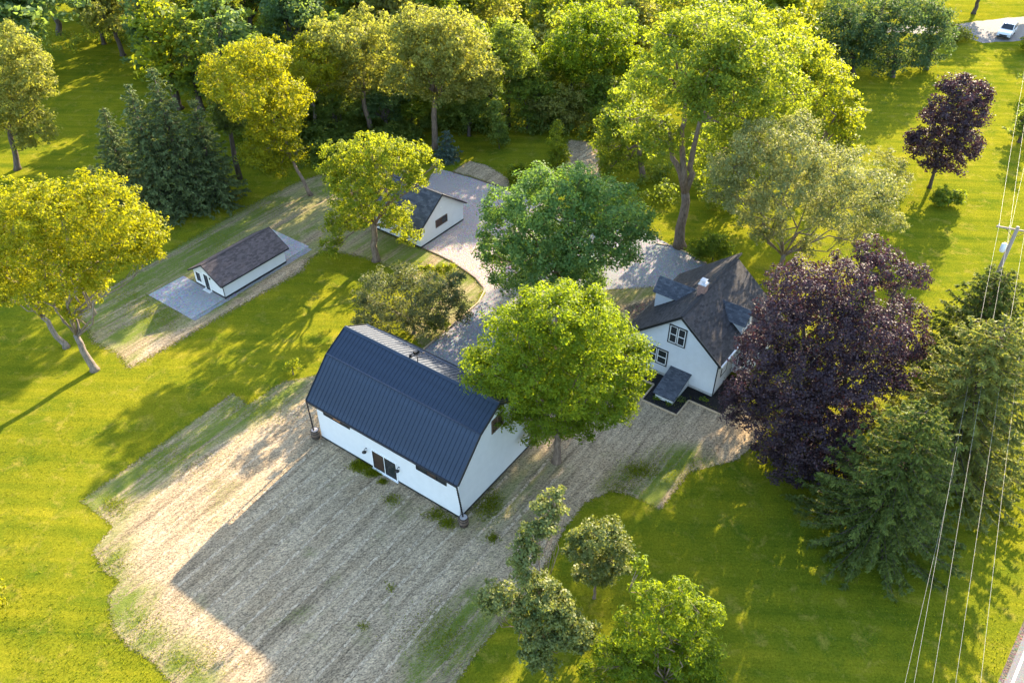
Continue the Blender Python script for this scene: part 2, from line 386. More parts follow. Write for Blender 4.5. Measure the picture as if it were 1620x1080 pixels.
soft_sheet('straw_shed', g((205, 582), (188, 560), (150, 542), (128, 500), (150, 470), (230, 420), (330, 362), (420, 312), (480, 285), (560, 262), (640, 258), (660, 285), (600, 330), (602, 366), (667, 393), (714, 415), (750, 441), (764, 458), (756, 478), (715, 515), (672, 549), (640, 520), (690, 470), (640, 430), (580, 408), (540, 400), (510, 396), (486, 412), (478, 428), (430, 455), (350, 500), (290, 535)), .016, 'straw', .9, [
    (g((110, 500), (150, 460), (230, 410), (330, 352), (430, 300), (450, 322), (340, 388), (300, 420), (235, 462), (270, 505), (215, 540), (160, 525)), 1.9, 2.0),
    (g((212, 580), (240, 545), (305, 512), (370, 480), (455, 422), (490, 410), (480, 430), (430, 456), (350, 502), (290, 537)), .15, 1.2),
    (g((560, 390), (600, 370), (670, 395), (690, 420), (640, 425), (580, 408)), 1.4, 1.5),
    (g((655, 425), (700, 415), (745, 445), (700, 450)), 1.7, 1.2)], 1.15, 8)
soft_sheet('straw_verge', g((742, 255), (770, 262), (805, 283), (804, 300), (745, 279), (716, 272)), .026, 'straw', .5, [], .3, 11)
soft_sheet('straw_clearing', g((900, 222), (948, 226), (950, 262), (946, 290), (910, 280), (893, 262), (896, 240)), .026, 'straw', .8, [], .25, 12)
# overlapping seams between the rolls of matting
_c, _s = math.cos(YAWV), math.sin(YAWV); _poly = np.array([p[:2] for p in MAT_PX]); rng = np.random.default_rng(9)
for i in range(-9, 22):
    off = -6.0 + i * 1.42 + rng.uniform(-.15, .15); o2 = np.array([-3.41, 36.33]) + np.array([-_s, _c]) * off; run = []
    for t_ in np.arange(-26, 26, .45):
        p2 = o2 + np.array([_c, _s]) * t_ + np.array([-_s, _c]) * (.10 * math.sin(t_ * .35 + i) + rng.normal() * .018)
        lx, ly = (p2 - np.array([-3.41, 36.33])) @ np.array([_c, _s]), (p2 - np.array([-3.41, 36.33])) @ np.array([-_s, _c])
        ok = inside(p2[None], _poly)[0] and not (-.3 < lx < 8.5 and -.3 < ly < 13.2) and seg_dist(p2[None], _poly)[0] > 2.6 and lx < 8.5
        if ok: run.append(p2)
        if (not ok or t_ > 25.4) and run:
            if len(run) > 6:
                V = []
                for p2 in run:
                    w_ = rng.uniform(.07, .13); V += [(*(p2 - np.array([-_s, _c]) * w_), .028), (*(p2 + np.array([-_s, _c]) * w_), .044)]
                me = bpy.data.meshes.new('matting_seam'); me.from_pydata(V, [], [(2 * k, 2 * k + 2, 2 * k + 3, 2 * k + 1) for k in range(len(run) - 1)]); me.materials.append(MATS['straw_seam'])
                link('matting_seam', me, straw)
            run = []
soft_sheet('straw_bank', g((948, 460), (1036, 454), (1042, 478), (1012, 516), (965, 492)), .024, 'straw', .6, [(g((985, 485), (1040, 470), (1030, 520), (990, 510)), 0.0, 1.0)], 1.25, 13)
soft_sheet('soil_verge', g((990, 486), (1034, 474), (1034, 500), (1008, 516)), .030, 'litter', .8, [], 0, 17)
# road
RD = math.radians(50.0); rd = np.array([math.cos(RD), math.sin(RD)]); rp = np.array([rd[1], -rd[0]]); r0 = np.array([27.9, 24.9])
def strip(a, bb, z, s0=-120, s1=500):
    q = [r0 + rd * s0 + rp * a, r0 + rd * s0 + rp * bb, r0 + rd * s1 + rp * bb, r0 + rd * s1 + rp * a]
    return MB().add([(p[0], p[1], z) for p in q], [(0, 1, 2, 3)])
strip(0.0, 7.6, .012).build('road', 'asphalt', kind='structure')
strip(-.28, .0, .010).build('road_shoulder', 'soil', kind='structure')
strip(.30, .43, .017).build('road_edge_line', 'paint_line', kind='structure')
poly_obj('far_driveway', g((1380, 40), (1490, 42), (1545, 34), (1620, 26), (1720, 20), (1720, 40), (1640, 62), (1600, 66), (1555, 68), (1530, 60), (1500, 54), (1380, 52)), .012, 'asphalt', rag=.2, seed=14, kind='structure')

# ================================================================== BUILDINGS
def shingles(parent, o, e, s, Le, Ls, mt, seed=0, keep=None, tw=.30, ex=.15, name='shingles'):
    """overlapping tabs on a slope: o corner, e along the eave, s up the slope"""
    o = np.array(o, float); e = np.array(e, float); s = np.array(s, float); e /= np.linalg.norm(e); s /= np.linalg.norm(s)
    nn = np.cross(e, s)
    if nn[2] < 0: nn = -nn
    rng = np.random.default_rng(seed); V = []; vals = []
    rows = int(math.ceil(Ls / ex))
    for r in range(rows):
        y0 = r * ex; y1 = min(Ls, y0 + ex * 1.35); x = -(r % 2) * tw / 2 - rng.uniform(0, .05)
        while x < Le:
            x0 = max(0, x + .006); x1 = min(Le, x + tw - .006); x += tw
            if x1 - x0 < .03 or (keep and not keep((x0 + x1) / 2, y0 + ex / 2)): continue
            hh = .016 + rng.uniform(0, .010); lo = y0 - rng.uniform(0, .012)
            a = o + e * x0 + s * lo; b = o + e * x1 + s * lo; c = o + e * x1 + s * y1; d = o + e * x0 + s * y1
            V += [a + nn * hh, b + nn * hh, c + nn * .002, d + nn * .002]; V += [a, b, b + nn * hh, a + nn * hh]
            q = rng.random(); vals += [q, q * .6]
    V = np.array(V)
    return link(name, quads_mesh(name, V, len(V) // 4, mt, np.array(vals)), parent, kind='stuff')

def window(parent, mp, a0, a1, b0, b1, cols, rows=1, trim='black_trim', sash='white_trim', glass='glass_dark', tw=.09, sw=.05, name='window', depth=.05, glasses=None, label=None):
    f = MB(); f.mbox(mp, a0 - tw, a1 + tw, b1, b1 + tw, -.02, depth); f.mbox(mp, a0 - tw, a1 + tw, b0 - tw, b0, -.02, depth)
    f.mbox(mp, a0 - tw, a0, b0, b1, -.02, depth); f.mbox(mp, a1, a1 + tw, b0, b1, -.02, depth)
    for i in range(1, cols):
        x = a0 + (a1 - a0) * i / cols; f.mbox(mp, x - tw * .35, x + tw * .35, b0, b1, -.02, depth - .004)
    fo = f.build(name, trim, parent)
    if label: fo['label'] = label
    for i in range(cols):
        x0 = a0 + (a1 - a0) * i / cols + (tw * .35 if i else 0); x1 = a0 + (a1 - a0) * (i + 1) / cols - (tw * .35 if i < cols - 1 else 0)
        if sash:
            q = MB(); q.mbox(mp, x0, x0 + sw, b0, b1, -.01, depth * .6); q.mbox(mp, x1 - sw, x1, b0, b1, -.01, depth * .6)
            q.mbox(mp, x0 + sw, x1 - sw, b0, b0 + sw, -.01, depth * .6); q.mbox(mp, x0 + sw, x1 - sw, b1 - sw, b1, -.01, depth * .6)
            for r in range(1, rows):
                z = b0 + (b1 - b0) * r / rows; q.mbox(mp, x0 + sw, x1 - sw, z - sw * .5, z + sw * .5, -.01, depth * .6)
            q.build('sash', sash, fo)
        for r in range(rows):
            z0 = b0 + (b1 - b0) * r / rows; z1 = b0 + (b1 - b0) * (r + 1) / rows; s_ = sw if sash else 0
            gm = glasses[i * rows + r] if glasses else glass
            MB().mbox(mp, x0 + s_ * .9, x1 - s_ * .9, z0 + s_ * .5, z1 - s_ * .5, -.008, .008).build('pane', gm, fo)
    return fo
X_FACE = lambda a, b, d: (-d, a, b)        # wall at x=0 facing -x
Y_FACE = lambda a, b, d: (a, -d, b)        # wall at y=0 facing -y

# ---------------------------------------------------------------- barn
BW, BL, BHE, BHK, BHR, BK, BOE, BOG = 8.12, 12.93, 3.98, 6.55, 7.67, 2.01, .47, .33
barn = empty('barn', (-3.41, 36.33, 0), .956, label='large white barn with dark blue metal gambrel roof and sliding glass door', cat='barn')
m1 = (BHK - BHE) / (BK + BOE); wz = BHE + m1 * BOE - .10
prof = [(0, 0, .12), (BW, 0, .12), (BW, 0, wz), (BW - BK, 0, BHK - .10), (BW / 2, 0, BHR - .10), (BK, 0, BHK - .10), (0, 0, wz)]
MB().prism(prof, (0, 0, 0), (0, BL, 0)).build('wall', 'white_wall', barn)
MB().box(.03, BW - .03, .03, BL - .03, -.1, .12).build('foundation', 'concrete', barn)
sk = MB(); sk.box(-.025, 0, -.025, BL + .025, .10, .24); sk.box(.0, BW + .025, -.025, 0, .10, .24); sk.build('base_trim', 'black_trim', barn)
segs = [((-BOE, BHE), (BK, BHK)), ((BK, BHK), (BW / 2, BHR)), ((BW - BK, BHK), (BW / 2, BHR)), ((BW + BOE, BHE), (BW - BK, BHK))]
y0, y1 = -BOG, BL + BOG; NP = 40; pw = (y1 - y0) / NP
for (xa, za), (xb, zb) in segs:
    MB().slab([(xa, y0 + .01, za - .02), (xa, y1 - .01, za - .02), (xb, y1 - .01, zb - .02), (xb, y0 + .01, zb - .02)] if xa > xb else
              [(xa, y0 + .01, za - .02), (xb, y0 + .01, zb - .02), (xb, y1 - .01, zb - .02), (xa, y1 - .01, za - .02)], .08).build('roof_deck', 'black_trim', barn)
    d = np.array([xb - xa, 0, zb - za]); nn = np.array([-d[2], 0, d[0]]); nn /= np.linalg.norm(nn)
    if nn[2] < 0: nn = -nn
    A = np.array([xa, 0, za]); Bp = np.array([xb, 0, zb])
    pr = [(0, 0), (.018, .038), (.048, .038), (.066, 0), (pw * .36, .004), (pw * .40, .010), (pw * .44, .004), (pw * .68, .004), (pw * .72, .010), (pw * .76, .004), (pw - .002, 0)]
    vs = [A + np.array([0, yy, 0]) + nn * hh for yy, hh in pr] + [Bp + np.array([0, yy, 0]) + nn * hh for yy, hh in pr]
    k = len(pr); fs = [(i, i + 1, k + i + 1, k + i) for i in range(k - 1)]
    me = MB().add(vs, fs).mesh('roof_panel', 'metal_roof')
    for i in range(NP):
        o = link('roof_panel', me, barn); o.location = (0, y0 + i * pw, 0)
rc = MB()
for sgn in (-1, 1):
    rc.slab([(BW / 2, y0 - .02, BHR + .07), (BW / 2, y1 + .02, BHR + .07), (BW / 2 + sgn * .17, y1 + .02, BHR - .03), (BW / 2 + sgn * .17, y0 - .02, BHR - .03)], .02)
rc.build('ridge_cap', 'metal_roof', barn)
for xk, sg in ((BK, -1), (BW - BK, 1)):
    MB().bar((xk, y0 - .01, BHK + .045), (xk, y1 + .01, BHK + .045), .12, .05).build('knee_flashing', 'metal_roof', barn)
for ye in (y0 - .03, y1 + .03):
    rt = MB()
    for (xa, za), (xb, zb) in segs: rt.bar((xa, ye, za - .04), (xb, ye, zb - .04), .05, .20)
    rt.build('rake_trim', 'black_trim', barn)
for xg in (-BOE - .05, BW + BOE + .05):
    MB().box(xg - .06, xg + .06, y0, y1, BHE - .13, BHE - .01).build('gutter', 'black_trim', barn)
MB().box(-BOE, 0, y0 + .05, y1 - .05, BHE - .10, BHE - .06).build('soffit', 'white_trim', barn)
window(barn, X_FACE, 1.05, 3.55, 2.70, 3.20, 3, 1, 'black_trim', 'black_trim', 'glass_dark', .05, .03, glasses=['glass_dark', 'glass_brown', 'glass_dark'])
window(barn, X_FACE, 9.72, 12.18, 2.86, 3.34, 3, 1, 'black_trim', 'black_trim', 'glass_dark', .05, .03, glasses=['glass_dark', 'glass_orange_reflection', 'glass_dark'])
dr = window(barn, X_FACE, 5.52, 7.72, .20, 1.92, 2, 1, 'white_trim', 'black_trim', 'glass_dark', .07, .07, 'sliding_door', glasses=['glass_dark', 'glass_brown'])
MB().box(-.09, -.05, 6.66, 6.70, .85, 1.15).build('handle', 'iron', dr)
MB().box(-.12, 0, 5.4, 7.85, .06, .12).build('sill', 'white_trim', dr)
window(barn, Y_FACE, 3.70, 4.85, 5.10, 6.15, 2, 1, 'brown_trim', 'brown_trim', 'glass_brown', .08, .04)
for ly in (8.26, 5.22):
    la = MB().tube([(0, ly, 1.78), (-.12, ly, 1.84), (-.22, ly, 1.80), (-.25, ly, 1.72)], .016, 6).build('wall_lamp', 'iron', barn)
    MB().lathe([(.03, .0), (.05, -.05), (.17, -.13), (.175, -.145), (.15, -.13), (.02, -.06)], (-.25, ly, 1.72), 14).build('lamp_shade', 'iron', la, True)
    MB().lathe([(.06, 0), (.06, .02)], (-.02, ly, 1.77), 10).build('mounting_plate', 'iron', la)
# weather vane on the ridge
vn = empty('weather_vane', tuple(np.array(barn.location) + np.array([4.06 * math.cos(.956) - 6.5 * math.sin(.956), 4.06 * math.sin(.956) + 6.5 * math.cos(.956), BHR + .06])), .4, label='small black weather vane standing on the ridge of the barn roof', cat='weather vane')
MB().tube([(0, 0, 0), (0, 0, .95)], [.03, .018], 8).build('post', 'iron', vn)
ar = MB(); ar.bar((-.28, 0, .40), (.28, 0, .40), .025); ar.bar((0, -.28, .40), (0, .28, .40), .025); ar.build('compass_arms', 'iron', vn)
arw = MB(); arw.bar((-.42, 0, .68), (.42, 0, .68), .03); arw.prism([(.40, 0, .60), (.56, 0, .68), (.40, 0, .76)], (0, -.012, 0), (0, .012, 0)); arw.prism([(-.42, 0, .68), (-.30, 0, .82), (-.56, 0, .82), (-.56, 0, .54), (-.30, 0, .54)], (0, -.012, 0), (0, .012, 0)); arw.build('arrow', 'iron', vn)
fig = MB(); fig.prism([(-.20, 0, .72), (.12, 0, .72), (.22, 0, .92), (.16, 0, 1.02), (.05, 0, .94), (-.08, 0, .90), (-.22, 0, 1.02), (-.28, 0, .90)], (0, -.015, 0), (0, .015, 0)); fig.build('finial', 'iron', vn)

def barnpt(x, y, z=0):
    c, s = math.cos(.956), math.sin(.956); return (barn.location.x + x * c - y * s, barn.location.y + x * s + y * c, z)
# barrels and rain chains
def barrel(x, y, label):
    b = empty('rain_barrel', barnpt(x, y, .03), .956, label=label, cat='barrel', group='barrels under the rain chains')
    k = 18
    for j in range(k):
        a0, a1 = 2 * math.pi * j / k + .02, 2 * math.pi * (j + 1) / k - .02
        vs = []; zz = [(0, .27), (.2, .325), (.42, .345), (.64, .325), (.84, .27)]
        for z, r in zz:
            vs += [(r * math.cos(a0), r * math.sin(a0), z), (r * math.cos(a1), r * math.sin(a1), z)]
        MB().add(vs, [(2 * i, 2 * i + 1, 2 * i + 3, 2 * i + 2) for i in range(4)]).build('stave', 'oak_stave', b, True)
    MB().lathe([(.26, .01), (.318, .2), (.338, .42), (.318, .64), (.262, .80)], k=18).build('core', 'oak_stave', b, True)
    for z, r in ((.06, .293), (.24, .338), (.60, .338), (.78, .293)):
        MB().lathe([(r, z - .03), (r + .006, z - .03), (r + .006, z + .03), (r, z + .03)], k=24).build('hoop', 'iron', b)
    MB().lathe([(.255, .78), (.255, .815)], k=20).build('lid', 'barrel_lid', b)
    return b
barrel(-.27, -.52, 'brown wooden barrel at the near corner of the barn')
barrel(-.24, 13.30, 'brown wooden barrel at the left end of the barn front')
def chain(x0, y0_, x1, y1_, label):
    a = np.array(barnpt(x0, y0_, BHE - .14)); bt = np.array(barnpt(x1, y1_, .86))
    c = empty('rain_chain', a, 0, label=label, cat='rain chain', group='rain chains of the barn')
    MB().tube([(0, 0, 0), tuple(bt - a)], .012, 6).build('rod', 'iron', c)
    me = MB().lathe([(.022, -.09), (.030, -.09), (.072, .04), (.066, .04), (.024, -.06)], k=10).mesh('cup', 'iron', True)
    for i in range(17):
        o = link('cup', me, c); o.location = tuple((bt - a) * (i + .4) / 17)
chain(-.52, -.30, -.30, -.50, 'black rain chain hanging from the near corner of the barn eave')
chain(-.52, 13.22, -.36, 13.28, 'black rain chain hanging from the left end of the barn eave')

# ---------------------------------------------------------------- shed
SL, SW, SHE, SHR, SOE, SOG = 7.16, 4.03, 1.62, 3.02, .29, .35
shed = empty('long_shed', (-25.65, 60.95, .0), .944, label='low white shed with reddish shingle roof on a grey gravel pad', cat='shed')
ms = (SHR - SHE) / (SW / 2 + SOE); wz = SHE + ms * SOE - .06
MB().prism([(0, 0, .22), (0, SW, .22), (0, SW, wz), (0, SW / 2, SHR - .08), (0, 0, wz)][::-1], (0, 0, 0), (SL, 0, 0)).build('wall', 'white_wall', shed)
MB().box(-.02, SL + .02, -.02, SW + .02, .0, .22).build('foundation', 'black_trim', shed)
for side in (0, 1):
    ye, yr = (-SOE, SW / 2) if side == 0 else (SW + SOE, SW / 2)
    q = [(-SOG, ye, SHE), (SL + SOG, ye, SHE), (SL + SOG, yr, SHR), (-SOG, yr, SHR)]
    if side: q = q[::-1]
    r = MB().slab(q, .09).build('roof', 'black_trim', shed)
    s_ = np.array([0, yr - ye, SHR - SHE]); shingles(r, (-SOG, ye, SHE + .003), (1, 0, 0), s_, SL + 2 * SOG, np.linalg.norm(s_), 'shingle_red', side, ex=.14)
    MB().box(-SOG, SL + SOG, min(ye, ye + (-.08 if not side else .08)), max(ye, ye + (-.08 if not side else .08)), SHE - .10, SHE - .005).build('gutter', 'black_trim', shed)
MB().bar((-SOG, SW / 2, SHR + .02), (SL + SOG, SW / 2, SHR + .02), .20, .03).build('ridge_cap', 'shingle_red', shed)
for xe in (-SOG - .02, SL + SOG + .02):
    q = MB(); q.bar((xe, -SOE, SHE - .05), (xe, SW / 2, SHR - .05), .05, .14); q.bar((xe, SW + SOE, SHE - .05), (xe, SW / 2, SHR - .05), .05, .14); q.build('rake_trim', 'black_trim', shed)
window(shed, X_FACE, 3.08, 3.72, .55, 1.52, 1, 2, 'white_trim', 'black_trim', 'glass_dark', .09, .04)
d = window(shed, X_FACE, 1.95, 2.58, .10, 1.72, 1, 1, 'white_trim', 'black_trim', 'glass_dark', .10, .08, 'door')
MB().box(-.10, -.05, 2.02, 2.06, .85, .92).build('handle', 'iron', d)
MB().box(-.35, 0, 1.78, 2.75, .03, .10).build('door_step', 'white_trim', shed)
lm = MB().box(-.10, 0, 1.62, 1.70, 1.45, 1.62).build('wall_lamp', 'iron', shed)
MB().tube([(-.12, -.10, SHE - .1), (-.12, -.06, SHE - .3), (-.04, -.05, SHE - .4), (-.04, -.05, .05)], .035, 8).build('downspout', 'black_trim', shed)
def local_poly(root, pts):
    c, s = math.cos(root.rotation_euler[2]), math.sin(root.rotation_euler[2])
    return [np.array([root.location.x + x * c - y * s, root.location.y + x * s + y * c, 0]) for x, y in pts]
poly_obj('gravel_pad', local_poly(shed, [(-3.7, .05), (-.01, .02), (-.01, 6.0), (-3.75, 6.05)]), .06, 'pad_gravel', th=.07, kind='structure')
poly_obj('back_pad', local_poly(shed, [(SL + .03, .35), (10.4, .35), (10.4, 5.95), (SL + .03, 5.95)]), .055, 'pad_gravel', th=.07, kind='structure')
poly_obj('side_strip', local_poly(shed, [(-3.7, -.45), (SL + 3, -.30), (SL + 3, .3), (SL + .02, .30), (SL + .02, -.03), (-.02, -.03), (-3.7, .0)]), .040, 'gravel_grey', rag=.05, step=.4, seed=20, kind='structure')

# ---------------------------------------------------------------- garage
GL, GW, GHE, GHR, GOE, GOG = 6.6, 6.54, 1.98, 4.53, .29, .22
gar = empty('garage', (-8.90, 69.41, 0), .939, label='white garage with blue grey shingle roof beside the gravel court', cat='garage')
mg = (GHR - GHE) / (GW / 2 + GOE); wz = GHE + mg * GOE - .08
MB().prism([(0, 0, .18), (GW, 0, .18), (GW, 0, wz), (GW / 2, 0, GHR - .10), (0, 0, wz)], (0, 0, 0), (0, GL, 0)).build('wall', 'white_wall', gar)
MB().box(-.02, GW + .02, -.02, GL + .02, 0, .18).build('foundation', 'black_trim', gar)
for side in (0, 1):
    xe, xr = (-GOE, GW / 2) if side == 0 else (GW + GOE, GW / 2)
    q = [(xe, -GOG, GHE), (xr, -GOG, GHR), (xr, GL + GOG, GHR), (xe, GL + GOG, GHE)]
    if side: q = q[::-1]
    r = MB().slab(q, .10).build('roof', 'black_trim', gar)
    s_ = np.array([xr - xe, 0, GHR - GHE]); shingles(r, (xe, -GOG, GHE + .003), (0, 1, 0), s_, GL + 2 * GOG, np.linalg.norm(s_), 'shingle_slate', side + 5, tw=.36, ex=.20)
    xx = (xe - .09, xe) if side == 0 else (xe, xe + .09)
    MB().box(xx[0], xx[1], -GOG, GL + GOG, GHE - .12, GHE - .01).build('gutter', 'black_trim', gar)
MB().bar((GW / 2, -GOG - .02, GHR + .03), (GW / 2, GL + GOG, GHR + .03), .22, .03).build('ridge_cap', 'shingle_slate', gar)
q = MB(); q.bar((-GOE, -GOG - .02, GHE - .05), (GW / 2, -GOG - .02, GHR - .05), .05, .16); q.bar((GW + GOE, -GOG - .02, GHE - .05), (GW / 2, -GOG - .02, GHR - .05), .05, .16); q.build('rake_trim', 'black_trim', gar)
window(gar, Y_FACE, 2.36, 4.02, 1.18, 1.92, 2, 1, 'brown_trim', 'brown_trim', 'glass_brown', .05, .03, glasses=['glass_brown', 'glass_dark'])
MB().lathe([(.10, 0), (.10, .03)], (0, 0, 0), 10).build('vent', 'white_trim', gar).matrix_local = Matrix.Translation((3.2, -.005, 3.1)) @ Matrix.Rotation(math.pi / 2, 4, 'X')
for y0g in (1.6, 4.2):
    window(gar, lambda a, b, d: (GW + d, a, b), y0g - 1.0, y0g + 1.0, .3, 1.7, 1, 4, 'white_trim', 'white_trim', 'white_trim', .08, .04, 'overhead_door')

# ---------------------------------------------------------------- house
house = empty('farmhouse', (15.60, 48.40, 0), .947, label='white gabled farmhouse with brown shingle roof, two dormers and brick chimney', cat='house')
HW, HHE, HHR, HLR, HOE, HOG = 6.80, 3.69, 6.49, 9.6, .29, .25
SLP = (HHR - HHE) / (HW / 2 + 0.0)                       # rise per metre, z = HHE at y = 0
YR = HW / 2; YL = 8.05; zr = lambda y: HHE + SLP * y if y <= YR else HHE + SLP * (HW - y)
MB().prism([(0, 0, .30), (0, 0, zr(0) - .10), (0, YR, HHR - .12), (0, YL, zr(YL) - .10), (0, YL, .30)], (.03, 0, 0), (HLR - .25, 0, 0)).build('wall', 'white_siding', house)
MB().box(.05, HLR - .27, .02, YL - .02, -.05, .30).build('foundation', 'concrete', house)
# lap siding on the front gable
sd = MB(); z = .30
while z < HHR - .2:
    z1 = min(z + .115, HHR - .16)
    def rng_y(zz):
        lo = max(0.0, (zz + .10 - HHE) / SLP); hi = min(YL, HW - (zz + .12 - HHE) / SLP); return lo, hi
    a0, b0 = rng_y(z); a1, b1 = rng_y(z1)
    if b1 > a1:
        sd.add([(.005, a0, z), (.005, b0, z), (.026, b1, z1), (.026, a1, z1), (.03, a0, z), (.03, b0, z)], [(0, 3, 2, 1), (0, 1, 5, 4)])
    z += .115
sd.build('siding', 'white_siding', house, kind='stuff')
sd = MB(); z = .30
while z < HHE - .2:
    z1 = z + .115; sd.add([(0.03, -.020, z), (3.42, -.020, z), (3.42, -.002, z1), (.03, -.002, z1), (.03, 0, z), (3.42, 0, z)], [(0, 1, 2, 3), (1, 0, 4, 5)]); z += .115
sd.build('siding', 'white_siding', house, kind='stuff')
# right wing under the lowered slope
RW0, RWY = 3.42, -1.30
MB().prism([(RW0, 0, .3), (RW0, RWY, .3), (RW0, RWY, zr(RWY) - .12), (RW0, 0, zr(0) - .12)][::-1], (0, 0, 0), (5.7, 0, 0)).build('wing_wall', 'white_siding', house)
# roofs
def house_slope(ye, x0, x1, seed, nm='roof'):
    yr_ = YR; ze = zr(ye)
    q = [(x0, ye, ze), (x1, ye, ze), (x1, yr_, HHR), (x0, yr_, HHR)]
    if ye > yr_: q = q[::-1]
    r = MB().slab(q, .12).build(nm, 'black_trim', house)
    s_ = np.array([0, yr_ - ye, HHR - ze]); shingles(r, (x0, ye, ze + .003), (1, 0, 0), s_, x1 - x0, np.linalg.norm(s_), 'shingle_brown', seed)
house_slope(-HOE, -HOG, HLR + .1, 11)
house_slope(YL + .30, -HOG, HLR + 1.0, 12)
q = [(RW0 - .2, RWY - .25, zr(RWY - .25)), (HLR + .1, RWY - .25, zr(RWY - .25)), (HLR + .1, -HOE - .01, zr(-HOE - .01)), (RW0 - .2, -HOE - .01, zr(-HOE - .01))]
r = MB().slab(q, .12).build('wing_roof', 'black_trim', house)
s_ = np.array([0, RWY * -1 - .04, SLP * (-RWY - .04)]); shingles(r, (RW0 - .2, RWY - .25, zr(RWY - .25) + .003), (1, 0, 0), s_, HLR + .3 - RW0, np.linalg.norm(s_), 'shingle_brown', 13)
MB().bar((-HOG, YR, HHR + .03), (HLR + .1, YR, HHR + .03), .26, .035).build('ridge_cap', 'shingle_brown', house)
q = MB(); q.bar((-HOG - .03, -HOE, zr(-HOE) - .07), (-HOG - .03, YR, HHR - .07), .06, .20); q.bar((-HOG - .03, YL + .3, zr(YL + .3) - .07), (-HOG - .03, YR, HHR - .07), .06, .20); q.build('rake_trim', 'black_trim', house)
MB().box(-HOG, RW0 - .25, -HOE - .13, -HOE - .01, zr(-HOE) - .14, zr(-HOE) - .01).build('gutter', 'white_trim', house)
MB().box(-HOG, HLR + 1.0, YL + .31, YL + .43, zr(YL + .3) - .14, zr(YL + .3) - .01).build('gutter', 'black_trim', house)
MB().tube([(-.12, -.36, zr(-HOE) - .12), (-.08, -.30, zr(-HOE) - .25), (-.05, -.05, zr(-HOE) - .45), (-.05, -.05, .1)], .045, 8).build('downspout', 'black_trim', house)
q = MB(); q.bar((-.01, -.03, .3), (-.01, -.03, HHE - .2), .05, .10); q.build('corner_board', 'black_trim', house)
window(house, X_FACE, 2.93, 4.26, 3.62, 5.20, 2, 2, tw=.09, sw=.07)
window(house, X_FACE, 4.18, 5.90, 1.12, 2.50, 2, 2, tw=.09, sw=.07)
window(house, lambda a, b, d: (a, -d, b), 1.05, 1.95, 1.5, 2.9, 1, 2, tw=.09, sw=.07)
window(house, lambda a, b, d: (RW0 - d, a, b), RWY + .3, RWY + .95, 1.1, 2.1, 1, 2, tw=.08, sw=.06)
# dormers
def dormer(side, seed):
    xc, hw, ze, zp = 4.85, .95, 4.62, 5.58
    s = -1 if side == 'r' else 1
    yo = -.02 if side == 'r' else 7.62                      # outer face
    def yroof(zz): return (zz - HHE) / SLP if side == 'r' else HW - (zz - HHE) / SLP
    d = MB()
    zb = zr(yo) + .01
    body = [(xc - hw + .12, zb - .1), (xc + hw - .12, zb - .1), (xc + hw - .12, ze), (xc, zp - .10), (xc - hw + .12, ze)]
    k = len(body); yi = (yroof(zp) + yo) / 2
    vs = [(x, yo, zz) for x, zz in body] + [(x, yroof(min(zz, zp)) - s * .0, zz) for x, zz in body]
    d.add(vs, [tuple(range(k)), tuple(range(2 * k - 1, k - 1, -1))] + [(i, k + i, k + (i + 1) % k, (i + 1) % k) for i in range(k)])
    do = d.build('dormer', 'white_siding', house)
    for sx in (-1, 1):
        xe = xc + sx * (hw + .12); zee = ze - .02
        pe0, pr0 = np.array([xe, yo + s * .22, zee]), np.array([xc, yo + s * .22, zp])
        pe1, pr1 = np.array([xe, yroof(zee) - s * .05, zee]), np.array([xc, yroof(zp) - s * .05, zp])
        q = [pe0, pe1, pr1, pr0]
        n_ = np.cross(q[1] - q[0], q[2] - q[0])
        if n_[2] < 0: q = q[::-1]
        r = MB().slab(q, .08).build('dormer_roof', 'black_trim', do)
        ev = pe1 - pe0; sv = pr0 - pe0; Le = np.linalg.norm(pr1 - pr0) + .01; Ls = np.linalg.norm(sv); le0 = np.linalg.norm(ev)
        shingles(r, pe0 + np.array([0, 0, .003]), ev, sv, max(Le, le0), Ls, 'shingle_slate', seed + sx, keep=lambda a, b_, A=le0, Bm=Le, L=Ls: a < A + (Bm - A) * b_ / L)
    mp = (lambda a, b, d_: (a, yo - d_, b)) if side == 'r' else (lambda a, b, d_: (a, yo + d_, b))
    window(do, mp, xc - .42, xc + .42, zb + .25, ze - .02, 2, 1, 'white_trim', 'white_trim', 'glass_dark', .08, .04)
dormer('r', 31); dormer('l', 41)
ch = MB(); cz = 5.9
chm = empty('chimney', (0, 0, 0)); chm.parent = house
rows = [(cz + i * .075) for i in range(18)]
bme = MB().box(0, .20, 0, .095, 0, .065).mesh('brick', 'brick')
MB().box(3.34, 3.86, 3.34, 3.86, 5.7, cz + 18 * .075 - .01).build('mortar_core', 'concrete', chm)
cb = MB()
for i, z in enumerate(rows):
    for j in range(3):
        o = .105 if i % 2 else 0
        for (x, y, sx, sy) in ((3.31 + j * .2 + o * .5, 3.30, .19, .09), (3.31 + j * .2 + o * .5, 3.81, .19, .09), (3.30, 3.31 + j * .2 + o * .5, .09, .19), (3.81, 3.31 + j * .2 + o * .5, .09, .19)):
            cb.box(x, min(x + sx, 3.90), y, min(y + sy, 3.90), z, z + .065)
cb.build('brick_courses', 'brick', chm, kind='stuff')
MB().box(3.27, 3.93, 3.27, 3.93, cz + 1.35, cz + 1.43).build('chimney_crown', 'cap_metal', chm)
MB().lathe([(.16, 0), (.16, .18), (.13, .18), (.13, .05)], (3.6, 3.6, cz + 1.45), 14).build('flue', 'cap_metal', chm)
MB().box(3.36, 3.84, 3.36, 3.84, cz + 1.70, cz + 1.73).build('flue_cap', 'cap_metal', chm)
